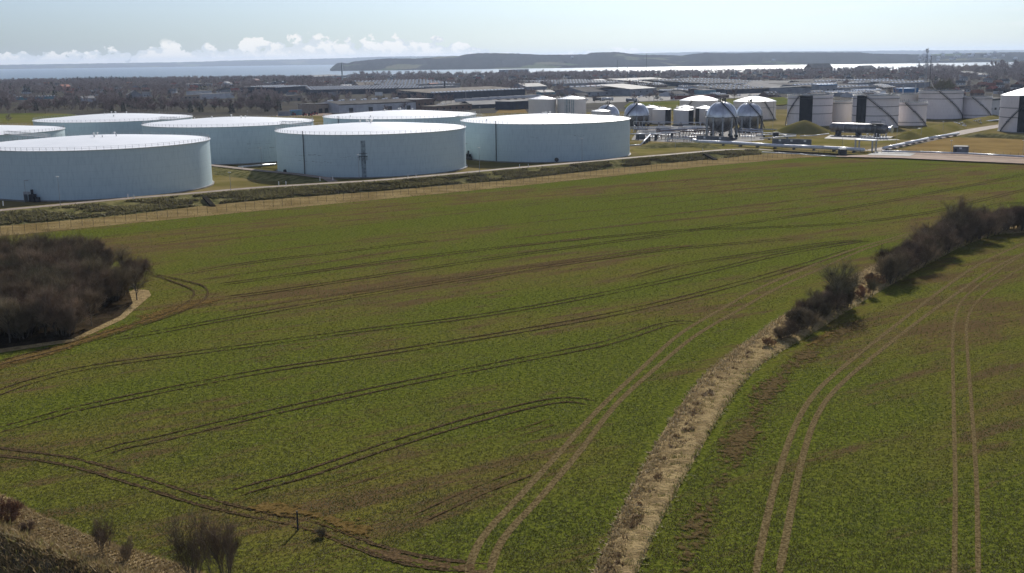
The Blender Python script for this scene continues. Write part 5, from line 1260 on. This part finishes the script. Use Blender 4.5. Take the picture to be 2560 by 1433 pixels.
def bare_tree(seed, h, spread, trunk, n1=9, n2=6, n3=6, n4=7, tw=0.03, stems=1, up=.55):
    """leafless tree: returns (trunk verts, faces), (crown verts, faces)"""
    r = np.random.default_rng(seed)
    if stems == 1:
        S0 = np.zeros((1, 3)); D0 = np.array([[r.normal(0, .05), r.normal(0, .05), 1.]]); L0 = np.array([h * .72]); R0 = np.array([h * .018 + .03])
    else:
        a = r.uniform(0, 6.28, stems); q = r.uniform(.05, .9, stems) * spread * .35
        S0 = np.stack([q * np.cos(a), q * np.sin(a), a * 0], 1); ln = r.uniform(.1, .6, stems)
        D0 = np.stack([np.cos(a) * ln, np.sin(a) * ln, np.ones(stems)], 1); L0 = h * r.uniform(.45, .75, stems); R0 = np.full(stems, h * .008 + .015)
    D0 /= np.linalg.norm(D0, axis=1)[:, None]
    def kids(S, D, L, R, n, t0, t1, dev, upb, lr, rr):
        k = np.repeat(np.arange(len(S)), n); t = r.uniform(t0, t1, len(k))
        s = S[k] + D[k] * (L[k] * t)[:, None]
        d = D[k] + vecs(r, len(k)) * dev; d[:, 2] += upb; d /= np.linalg.norm(d, axis=1)[:, None]
        return s, d, L[k] * lr * r.uniform(.6, 1.3, len(k)) * (1.15 - .45 * t), R[k] * rr
    dev1 = 1.1 if stems == 1 else .7
    S1, D1, L1, R1 = kids(S0, D0, L0, R0, n1, trunk, 1.0, dev1, up * .6, spread / h * .7 if stems == 1 else .6, .5)
    S2, D2, L2, R2 = kids(S1, D1, L1, R1, n2, .15, 1., .75, up * .5, .72, .5)
    S3, D3, L3, R3 = kids(S2, D2, L2, R2, n3, .1, 1., .75, up * .4, .72, .5)
    S4, D4, L4, R4 = kids(S3, D3, L3, R3, n4, .1, 1., .8, up * .35, .75, .5)
    tv, tf = prism(np.r_[S0, S1], np.r_[S0 + D0 * L0[:, None], S1 + D1 * L1[:, None]], np.r_[R0, R1], np.r_[R0 * .4, R1 * .4])
    parts = [twig_tris(S2, D2, L2, np.maximum(R2 * 2, tw * 1.4), r), twig_tris(S3, D3, L3, np.full(len(S3), tw * 1.15), r), twig_tris(S4, D4, L4, np.full(len(S4), tw), r)]
    V, Fq, b = [], [], 0
    for v, f in parts: V.append(v); Fq.append(f + b); b += len(v)
    V = np.concatenate(V); sc = h / max(np.percentile(V[:, 2], 99.5), .1)
    V *= [1, 1, sc]; tv = tv * [1, 1, sc]
    k = spread / 2 / np.percentile(np.hypot(V[:, 0], V[:, 1]), 96); V[:, :2] *= k; tv[:, :2] *= k; V[:, 2] = np.maximum(V[:, 2], .02)
    return (tv, tf), (V, np.concatenate(Fq))
def conifer(seed, h, w, n=420, fl=.9):
    r = np.random.default_rng(seed); z = h * (1 - np.sqrt(r.uniform(0, 1, n))) * .95 + h * .05; a = r.uniform(0, 6.28, n)
    rad = (w / 2) * (1 - z / h) ** .8 * r.uniform(.1, 1.0, n) ** .5
    S = np.stack([rad * np.cos(a), rad * np.sin(a), z], 1); D = np.stack([np.cos(a), np.sin(a), r.uniform(-.5, .5, n)], 1) + vecs(r, n) * .5; D /= np.linalg.norm(D, axis=1)[:, None]
    tv, tf = prism(np.zeros((1, 3)), np.array([[0, 0, h * .9]]), np.array([h * .02]), np.array([.02]))
    return (tv, tf), twig_tris(S, D, np.full(n, fl) * r.uniform(.6, 1.5, n), np.full(n, fl * .6), r)
BARK = pm('bark', (0.09, 0.078, 0.06), (0.15, 0.13, 0.10), 1.5, rough=.9, spec=.1)
TWIG = pm('twigs', (0.145, 0.110, 0.070), (0.29, 0.225, 0.145), .45, rough=.9, rnd=.3, spec=.05)
TWIGR = pm('reddish_twigs', (0.24, 0.135, 0.075), (0.34, 0.215, 0.13), .5, rough=.9, rnd=.25, spec=.05)
TWIGO = pm('olive_twigs', (0.15, 0.135, 0.075), (0.21, 0.185, 0.115), .5, rough=.9, rnd=.25, spec=.05)
TWIGT = pm('town_twigs', (0.21, 0.165, 0.15), (0.32, 0.255, 0.235), .05, rough=.9, rnd=.3, spec=.0)
NEEDL = pm('conifer_needles', (0.018, 0.030, 0.020), (0.035, 0.05, 0.03), .6, rough=.85, rnd=.3, spec=.1)
def variant(gen, mat, *a, **k):
    (tv, tf), (cv, cf) = gen(*a, **k)
    A = mesh_np('trunk', tv, tf); A.materials.append(BARK); B = mesh_np('crown', cv, cf); B.materials.append(mat)
    return A, B
def plant(name, v, loc, s, label, cat, group, r, sz=None):
    t = empty(name, loc, label, cat, r.uniform(0, 6.28), group); t.scale = (s, s, sz or s)
    for nm, me in zip(('trunk', 'crown') if 'shrub' not in name else ('stems', 'twigs'), v):
        o = bpy.data.objects.new(nm, me); COL.objects.link(o); o.parent = t
    return t
r = random.Random(5)
SHRUB = [variant(bare_tree, TWIG, 200 + k, 4.5, 5.3, .0, 9, 7, 6, 7, .020, stems=10, up=.45) for k in range(4)]
SHRUBR = [variant(bare_tree, TWIGR, 220 + k, 2.0, 3.0, .1, 5, 5, 5, 5, .028, stems=10, up=.4) for k in range(2)]
SHRUBO = [variant(bare_tree, TWIGO, 230 + k, 4.5, 3.2, .05, 7, 7, 7, 6, .02, stems=7, up=.7) for k in range(2)]
SHRUBN = [variant(bare_tree, TWIG, 236 + k, 4.5, 3.4, .05, 7, 6, 5, 5, .015, stems=8, up=.8) for k in range(2)]
TREE = [variant(bare_tree, TWIG, 240 + k, 9.0, 7.2, .12, 18, 8, 6, 6, .022, up=.65) for k in range(4)]
TREEO = [variant(bare_tree, TWIGO, 250 + k, 9.0, 7.0, .1, 18, 8, 6, 6, .022, up=.75) for k in range(2)]

# hedge between the two fields
HG = 'bare shrubs of the field hedge'
hedge = [(1925, 868, 1.6, 'r'), (1952, 850, 2.4, 's'), (1975, 846, 3.2, 's'), (1985, 820, 3.6, 's'), (2010, 824, 4.2, 's'), (2018, 800, 4.2, 's'), (2045, 803, 4.6, 's'), (2050, 780, 4.4, 's'), (2080, 783, 4.6, 's'), (2085, 762, 4.2, 's'), (2118, 768, 4.2, 's'),
         (2148, 748, 1.8, 'r'), (2163, 738, 1.9, 'r'), (2178, 738, 3.4, 'o'), (2182, 716, 2.2, 'r'), (2196, 712, 2.0, 'r'), (2228, 708, 5.6, 's'), (2222, 692, 5.4, 's'), (2252, 690, 5.6, 's'), (2262, 672, 5.0, 's'), (2285, 668, 5.6, 's'), (2300, 650, 5.8, 's'),
         (2318, 652, 5.8, 's'), (2335, 632, 6.2, 's'), (2352, 634, 6.2, 's'), (2368, 612, 6.0, 's'), (2385, 616, 5.6, 's'), (2410, 606, 5.4, 's'), (2425, 592, 5.6, 's'), (2445, 596, 6.2, 's'), (2462, 580, 5.8, 's'), (2480, 586, 5.2, 's'),
         (2505, 578, 5.2, 's'), (2525, 574, 5.8, 's'), (2545, 576, 5.4, 's'), (2562, 570, 5.6, 's'), (2585, 572, 5.4, 's'), (2610, 568, 5.6, 's')]
def hedge_label(k, px):
    part = 'the low clump nearest the straw strip' if px < 2030 else 'the clump under the nest tree' if px < 2130 else 'the clump just above the pale gap' if px < 2300 else 'the clump below the tallest tree' if px < 2400 else 'the clump right of the tallest tree' if px < 2490 else 'the last clump by the right photo edge'
    return ('leafless shrub on the shaded side of ' if k % 2 else 'leafless shrub on the far side of ') + part
for k, (px, py, h, ty) in enumerate(hedge):
    p = gp(px, py, .2)
    if ty == 's': plant('hedge_shrub', SHRUB[k % 4], (p[0], p[1], .1), h * (1.12 if px > 2200 else .92) / 4.5, hedge_label(k, px), 'shrub', HG, r)
    if ty == 'r': plant('bramble_shrub', SHRUBR[k % 2], (p[0], p[1], .2), h / 2.0, 'low reddish bramble shrub in a gap of the field hedge', 'shrub', 'reddish brambles in the hedge', r)
    if ty == 'o': plant('hedge_shrub', SHRUBO[k % 2], (p[0], p[1], .2), h / 4.5, 'single small upright shrub in the pale gap of the hedge', 'shrub', None, r)
p = gp(2092, 776, .2); plant('bare_tree', TREEO[0], (p[0], p[1], .1), 1.08, 'leafless greenish tree with a dark nest, alone above the lower hedge', 'tree', None, r)
p2 = gp(2112, 772, .2); plant('bare_tree', TREEO[1], (p2[0], p2[1], .1), .92, 'slightly lower leafless tree beside the nest tree in the hedge', 'tree', None, r)
MB().lathe([(0, -.3), (.3, -.2), (.36, .1), (.2, .25), (0, .25)], 8).build('bird_nest', SOILD); nb = SC.objects['bird_nest']; nb.location = (p[0] - 1.3, p[1] - .3, 7.0); tag(nb, 'dark round bird nest high in the greenish hedge tree', 'nest')
for k, (px, py, h) in enumerate([(2388, 600, 11.2), (2412, 598, 9.6), (2372, 606, 9.0)]):
    p = gp(px, py, .2); plant('bare_tree', TREE[k], (p[0], p[1], .1), h / 9.0, ['tallest leafless tree rising from the hedge at the right', 'second tall leafless tree, right behind the tallest hedge tree', 'third leafless tree, left of the tallest hedge tree'][k], 'tree', None, r)
for k in range(40):
    i = int(NS * (.545 + .43 * k / 40)); q = SL[i] + (SR[i] - SL[i]) * (.55 + .3 * (k % 2)); px_ = proj(q)[0]
    if 2125 < px_ < 2215 and k % 3: continue
    h_ = r.uniform(1.6, 2.6)
    plant('low_shrub', SHRUB[k % 4], (q[0], q[1], .2), h_ / 4.5, 'low twiggy undergrowth bush at the foot of ' + ('the lower hedge clump' if px_ < 2140 else 'the upper hedge below the tall trees' if px_ < 2420 else 'the hedge end by the right photo edge'), 'shrub', 'low undergrowth of the hedge', r)
# thicket on the left
m_leaf = pm('leaf_litter', (0.030, 0.022, 0.013), (0.055, 0.04, 0.024), .5, detail=7, bump=.2, bscale=2, spec=0.0)
sheet('woodland_floor', [gp(*p_, .09) for p_ in [(-260, 925), (0, 872), (180, 847), (300, 790), (332, 758), (318, 712), (270, 668), (150, 640), (0, 650), (-260, 690)]], m_leaf)
sheet('grass_verge', [gp(*p_, .07) for p_ in [(-260, 935), (0, 882), (190, 853), (310, 797), (378, 738), (372, 726), (340, 722), (300, 740), (200, 800), (0, 860), (-260, 915)]], m_straw)
TG = 'leafless trees of the dark thicket'
poly = [(-220, 905), (0, 862), (175, 838), (300, 788), (358, 752), (352, 704), (280, 676), (150, 662), (0, 668), (-220, 700)]
def inside(px, py, P):
    c = False
    for i in range(len(P)):
        (x1, y1), (x2, y2) = P[i], P[i - 1]
        if (y1 > py) != (y2 > py) and px < (x2 - x1) * (py - y1) / (y2 - y1) + x1: c = not c
    return c
pts = []; tries = 0
while len(pts) < 150 and tries < 9000:
    tries += 1; px, py = r.uniform(-215, 358), r.uniform(665, 902)
    if not inside(px, py, poly): continue
    p = gp(px, py, 0)
    if all(math.hypot(p[0] - q[0], p[1] - q[1]) > 1.75 for q in pts): pts.append((p[0], p[1], px))
def thicket_part(x, y, px):
    row = proj((x, y, 0))[1]
    side = 'right end' if px > 230 else 'middle' if px > 90 else 'left part'
    return ('front edge of the dark thicket, ' if row > 812 - .25 * max(px - 150, 0) else 'back rows of the dark thicket, ' if row < 730 else 'heart of the dark thicket, ') + side
for k, (x, y, px) in enumerate(pts):
    v = (TREE + TREEO[:1] + SHRUB[:3])[r.randrange(8)] if px < 250 else (TREE[:2] + SHRUB[:3])[r.randrange(5)]; sh = v in SHRUB
    h = r.uniform(7.4, 9.2) * (.88 if px > 260 else 1.0)
    plant('thicket_shrub' if sh else 'bare_tree', v, (x, y, .1), (h * .8 / 4.5) if sh else h / 9.0, ('dark leafless shrub filling the ' if sh else 'leafless grey-brown tree in the ') + thicket_part(x, y, px), 'shrub' if sh else 'tree', 'leafless shrubs of the dark thicket' if sh else TG, r)
# near corner
for px, py, h, v, l in [(487, 1448, 6.2, SHRUBN[0], 'upright brown shrub on the near bank at the photo bottom'), (572, 1462, 6.4, SHRUBN[1], 'wider see-through shrub right of the upright one at the photo bottom'), (252, 1382, 3.6, SHRUBN[1], 'thin young sapling with bare twigs on the straw bank'),
                        (316, 1405, 2.5, SHRUBN[0], 'small wispy bush on the bank below the sapling'), (8, 1312, 2.6, SHRUBR[0], 'reddish bush at the left photo edge on the straw bank'), (66, 1335, 1.4, SHRUB[0], 'small dark bush near the reddish bush on the bank'), (-30, 1330, 2.6, SHRUBR[1], 'reddish bush just past the left photo edge')]:
    p = gp(px, py, .2); plant('bank_shrub', v, (p[0], p[1], .1), h / (2.0 if v in SHRUBR else 4.5), l, 'shrub', None, r)
p = gp(745, 1326, 0); o = MB().bar((0, 0, 0), (0, 0, 2.0), .09, 8, .08).bar((0, 0, 2.0), (0, 0, 2.05), .1, 8).build('marker_stake', DARKM); o.location = tuple(p); tag(o, 'single dark wooden stake in the bare patch of the near field', 'post')
p = gp(803, 1342, 0); plant('bank_shrub', SHRUB[1], (p[0], p[1], 0), .2, 'tiny dark bush beside the wooden stake in the field', 'shrub', None, r)
# overhead wires over the thicket
def wires():
    a_, b_ = gp(-150, 905, 0), gp(250, 762, 0); t = empty('power_line', (a_[0], a_[1], 0), 'thin overhead power wires crossing in front of the thicket', 'power line'); d = Vector(b_) - Vector(a_)
    for off in (0, d):
        MB().bar(off if off else (0, 0, 0), (Vector(off) if off else Vector((0, 0, 0))) + Vector((0, 0, 8.2 if not off else 3.2)), .1, 6).build('pole', BARK, t)
    for k, z in enumerate((8.0, 6.9, 5.9)):
        P = [Vector((d.x * q, d.y * q, z * (1 - q) + (z * .5 - .9) * q - 1.6 * 4 * q * (1 - q) * .25)) for q in np.linspace(0, 1, 13)]; MB().path(P, .018, 3).build('wire', GREYM, t)
wires()

# town trees
FT_ = [variant(bare_tree, TWIGT, 300 + k, 11.0, 9.5, .2, 11, 5, 4, 3, .22, up=.5) for k in range(4)] + [variant(bare_tree, TWIGO, 310, 11.0, 9.0, .2, 11, 5, 4, 3, .22, up=.5)]
FC = [variant(conifer, NEEDL, 320 + k, 12.0, 5.5) for k in range(3)]
rr = np.random.default_rng(77)
def blocks(px, yb, h, dist):
    """would a tree here hide a building that the photograph shows?"""
    w = 4.5 * FOC / dist; yt = yb - h * FOC / dist
    for x0, x1, ye, ybb, dd in FOOT:
        if rr.random() < .14 and dist < dd - 30: continue
        if dist < dd + 30 and px + w > x0 and px - w < x1 and yt < ybb - (ybb - ye) * .35 and yb > ye: return True
        if abs(dist - dd) < 60 and x0 < px < x1 and dist > dd: return True
    return False
def where(x, y):
    px, py = proj((x, y, TOWN_Z))
    near = y < 1250
    if px < 80: return 'by the green meadow at the left photo edge' if near else 'above the meadow at the left photo edge'
    if px < 170: return ('in the front row ' if y < 1080 else 'in the back row ') + 'behind the left half of the farthest left tank' if near else 'above the left half of the farthest left tank'
    if px < 260: return ('in the front row ' if y < 1080 else 'in the back row ') + 'behind the middle of the farthest left tank' if near else 'around the long building with round roof lights'
    if px < 350: return ('in the front row ' if y < 1080 else 'in the back row ') + 'below the grey gabled house' if near else 'left of the grey gabled house'
    if px < 450: return ('in the front row ' if y < 1080 else 'in the back row ') + 'between the grey gabled house and the white house' if near else 'around the grey gabled house'
    if px < 600: return 'in front of the white flat-roofed house' if near else 'around the white flat-roofed house'
    if px < 800: return 'between the white house and the depot' if near else 'below the navy hall on the left'
    if px < 1060: return 'beside the long white shed' if near else 'behind the very long low factory'
    if px < 1350: return 'between the white shed and the navy factory' if near else 'behind the navy factory'
    if px < 1700: return 'near the meadow behind the spheres' if near else 'behind the factories above the spheres'
    if px < 2100: return 'behind the domed tanks' if near else 'below the big barn by the water'
    if px < 2300: return 'behind the two black-panelled tanks' if near else 'behind the bright factory roofs'
    if px < 2380: return 'at the foot of the lattice mast'
    if px < 2470: return 'behind the tallest grey tank, right of the mast'
    return 'behind the tank at the right photo edge' if near else 'at the right photo edge near the water'
# houses among the trees
def house_proto(roof, label, group):
    t = empty('house', (0, 0, 0), label, 'house', 0, group)
    MB().box(-6, 6, -4.5, 4.5, 0, 3.2).build('wall', W_BRICK if roof is R_RED else W_TAN if roof is R_TAN else W_WHITE, t)
    rf = MB().add([(-6.4, -4.9, 3.1), (6.4, -4.9, 3.1), (6.4, 4.9, 3.1), (-6.4, 4.9, 3.1), (-6.4, 0, 6.6), (6.4, 0, 6.6)], [(0, 1, 5, 4), (2, 3, 4, 5), (3, 0, 4), (1, 2, 5), (0, 3, 2, 1)]).build('roof', roof, t)
    MB().box(2, 2.8, -.4, .4, 6.0, 7.6).build('chimney', W_BRICK, rf)
    for x in (-3.5, 0, 3.5): MB().box(x - .8, x + .8, -4.56, -4.51, 1.1, 2.4).build('window', GLASS, t)
    return t
HP = [house_proto(R_RED, 'small red-tiled house among the bare town trees', 'red-roofed houses of the town'), house_proto(R_DARK, 'small dark-roofed white house among the bare town trees', 'dark-roofed houses of the town'), house_proto(R_PALE, 'small house with shining pale roof among the town trees', 'pale-roofed houses of the town')]
hr = np.random.default_rng(123); cnt = [0, 0, 0]; tot = 0
while tot < 230:
    px = hr.uniform(-40, 2600); py = hr.uniform(188, 244) if px < 900 or px > 2300 else hr.uniform(178, 204)
    p = gp(px, py, 0)
    if p[1] > 3000 or blocks(px, py, 6, p[1]): continue
    if tot % 2: FOOT.append((px - 8, px + 8, py - 8, py - 2, p[1]))
    k = int(hr.choice([0, 1, 2], p=[.42, .36, .22])); o = HP[k] if cnt[k] == 0 else copy_tree(HP[k]); cnt[k] += 1; tot += 1
    o['label'] = ['red-tiled brick house ', 'dark-roofed white house ', 'house with shining pale roof '][k] + where(p[0], p[1])
    o.location = (p[0], p[1], TOWN_Z); o.rotation_euler.z = hr.uniform(-.5, .5)
sr = random.Random(31)
for k in range(70):
    px = sr.uniform(1400, 2330) if k < 52 else sr.uniform(560, 1080); py = sr.uniform(207, 246) if k < 52 else sr.uniform(206, 232); w = sr.uniform(9, 34)
    p = gp(px, py, 0)
    if p[1] < 960: continue
    wi, ri, st = sr.choice([(W_GREY, R_GREY, 'flat'), (W_WHITE, R_DARK, 'gable'), (W_BRICK, R_DARK, 'gable'), (W_TAN, R_PALE, 'mono'), (W_NAVY, R_GREY, 'flat'), (W_WHITE, R_PALE, 'gable'), (W_BRICK, R_RED, 'gable')])
    nm = {W_GREY: 'grey flat-roofed', W_WHITE: 'white', W_BRICK: 'brown brick', W_TAN: 'tan', W_NAVY: 'dark navy'}[wi]
    hall('shed', (px, py), (px + w, py - w * .05), py - sr.uniform(4, 8), sr.uniform(10, 26), 'small ' + nm + ' shed ' + where(p[0], p[1]), wi, ri, st, sr.uniform(1.5, 4), win=sr.choice([0, 2, 3]), sky=sr.choice([None, (3, (.25,), 2.5, 2.5), (5, (.2, .6), 2.2, 2.2)]), group='small sheds of the industrial area', keep=k % 2 == 0)
TT = []
def try_tree(x, y, h, ty):
    px, yb = proj((x, y, TOWN_Z))
    if blocks(px, yb, h, y): return
    TT.append((y, x, h, ty))
for k in range(150):      # belt behind the left great tanks
    p = gp(rr.uniform(60, 700), rr.uniform(262, 284), 0); try_tree(p[0], p[1], rr.uniform(8, 12.5), 0 if rr.random() < .9 else 2)
for k in range(26): p = gp(rr.uniform(-60, 120), rr.uniform(272, 284), 0); try_tree(p[0], p[1], rr.uniform(5, 9), 0)
for px, py, h in [(965, 288, 9), (1012, 277, 9), (1086, 262, 9), (1100, 261, 10), (1115, 260, 10), (1128, 258, 9), (720, 262, 9), (22, 305, 7), (780, 262, 12), (800, 258, 12), (815, 256, 11), (760, 266, 10)]:
    p = gp(px, py, 0); TT.append((p[1], p[0], h, 0))
for k in range(34): p = gp(rr.uniform(2305, 2455), rr.uniform(236, 250), 0); try_tree(p[0], p[1], rr.uniform(14, 21), 1)
for k in range(40): p = gp(rr.uniform(2440, 2640), rr.uniform(216, 244), 0); try_tree(p[0], p[1], rr.uniform(6, 11), 0)
n = 15000
u = rr.uniform(0, 1, n); yy = np.sqrt(1150 ** 2 + u * (3190 ** 2 - 1150 ** 2)); xx = rr.uniform(-.56, .56, n) * yy
dn = fbm(xx / 160, yy / 160, 90); left = np.clip((-xx / yy + .05) * 3, 0, .5)
for x, y, d_ in zip(xx, yy, dn):
    if y > coast_y(np.array(x)) - 25: continue
    thr = .40 - (0.10 if x < 0 else 0) - (.12 if y > 1900 else 0)
    if d_ < thr: continue
    try_tree(x, y, rr.uniform(7, 13), 2 if rr.random() < .07 else (1 if rr.random() < .15 else 0))
for px, py in [(26, 238), (66, 234), (130, 222), (138, 240), (205, 236), (500, 225), (512, 228), (585, 220), (1190, 218), (1164, 216), (1250, 214), (1148, 214), (930, 232), (2335, 205), (2340, 212)]:
    p = gp(px, py, 0); TT.append((p[1], p[0], rr.uniform(11, 16), 2))
for k in range(26): p = gp(192 + 5 * k + rr.uniform(-3, 3), 206 + rr.uniform(-2, 2), 0); TT.append((p[1], p[0], rr.uniform(13, 17), 2))
for k in range(18): p = gp(606 + 4.5 * k if k < 9 else 735 + 6 * (k - 9), 203 + rr.uniform(-2, 2), 0); TT.append((p[1], p[0], rr.uniform(11, 15), 2))
for k in range(150): p = gp(rr.uniform(870, 1560), rr.uniform(191, 194.5), 0); TT.append((p[1], p[0], rr.uniform(11, 19), 0))
for k in range(60): p = gp(rr.uniform(2290, 2480), rr.uniform(173, 177), 0); TT.append((min(p[1], 3190), p[0] * min(1, 3190 / p[1]), rr.uniform(10, 19), 0))
for k in range(60): p = gp(rr.uniform(2480, 2620), rr.uniform(176, 186), 0); TT.append((p[1], p[0], rr.uniform(17, 30), 0))
TT.sort()
cb = cc_ = 0; far = []
for y, x, h, ty in TT:
    if ty == 2 and cc_ < 70:
        cc_ += 1; plant('conifer', FC[cc_ % 3], (x, y, TOWN_Z), h / 12, 'dark conifer ' + where(x, y), 'tree', 'dark conifers of the town', r)
    elif ty != 2 and cb < 285:
        cb += 1; plant('bare_tree', FT_[cb % 4] if ty == 0 else FT_[4], (x, y, TOWN_Z), h / 11, ('leafless brown tree ' if ty == 0 else 'leafless greenish tree ') + where(x, y), 'tree', 'bare trees behind the tank farm' if ty == 0 else 'tall bare trees behind the grey tanks', r)
    else: far.append((x, y, h, ty))
def merged(name, items, gens, base, mat):
    Vs, Fs, b = [], [], 0
    for k, (x, y, h, ty) in enumerate(items):
        v, f = gens[k % len(gens)]; s = h / base; a = rr.uniform(0, 6.28); c, sn = math.cos(a), math.sin(a)
        w = v * s; Vs.append(np.stack([w[:, 0] * c - w[:, 1] * sn + x, w[:, 0] * sn + w[:, 1] * c + y, w[:, 2] + TOWN_Z], 1)); Fs.append(f + b); b += len(v)
    tag(link(name, mesh_np(name, np.concatenate(Vs), np.concatenate(Fs)), mat), kind='stuff')
def lowtree(seed):
    (tv, tf), (cv, cf) = bare_tree(seed, 11.0, 10.0, .15, 8, 4, 3, 1, .55, up=.45); 
    return cv, cf
merged('woodland', [q for q in far if q[3] != 2], [lowtree(330 + k) for k in range(5)], 11.0, TWIGT)
merged('conifer_wood', [q for q in far if q[3] == 2], [conifer(340 + k, 12.0, 6, 130, 1.7)[1] for k in range(3)], 12.0, NEEDL)
print('TREES', len(TT), len(far))

# tiny white houses on the far slopes
hm = MB().box(-9, 9, -7, 7, 0, 8).add([(-9.5, -7.5, 8), (9.5, -7.5, 8), (9.5, 7.5, 8), (-9.5, 7.5, 8), (-9.5, 0, 14), (9.5, 0, 14)], [(0, 1, 5, 4), (2, 3, 4, 5), (3, 0, 4), (1, 2, 5)]).mesh('far_house', W_WHITE)
bpy.context.view_layer.update()
dg = bpy.context.evaluated_depsgraph_get(); hill = SC.objects['peninsula_hills']
k = 0
while k < 34:
    x = rr.choice([rr.uniform(2285, 2420), rr.uniform(2420, 2560), rr.uniform(1180, 2200)], p=[.5, .35, .15]); az = math.atan((x - PW / 2) / FOC); d_ = rr.uniform(6700, 7700)
    ok, loc, nrm, idx = hill.ray_cast(Vector((d_ * math.tan(az), d_, 500)), Vector((0, 0, -1)))
    if not ok: k += 1; continue
    o = link('far_house', hm); o.location = loc - Vector((0, 0, 1)); k += 1
    tag(o, 'tiny white house on the hazy far slope across the water', 'house', 'white houses across the water')

# ------------------------------------------------------------------ the hazy air
def haze():
    m = bpy.data.materials.new('haze'); m.use_nodes = True; g = G(m.node_tree)
    v = g.n('ShaderNodeVolumePrincipled', i_Color=(0.64, 0.77, 0.98), i_Density=HAZE); v.inputs['Anisotropy'].default_value = 0.35
    o = g.n('ShaderNodeOutputMaterial'); g.t.links.new(v.outputs[0], o.inputs['Volume'])
    b = MB().box(-25500, 25500, -400, 28500, -60, 175).build('haze', m); tag(b, kind='stuff')
HAZE = 4.3e-5
haze()
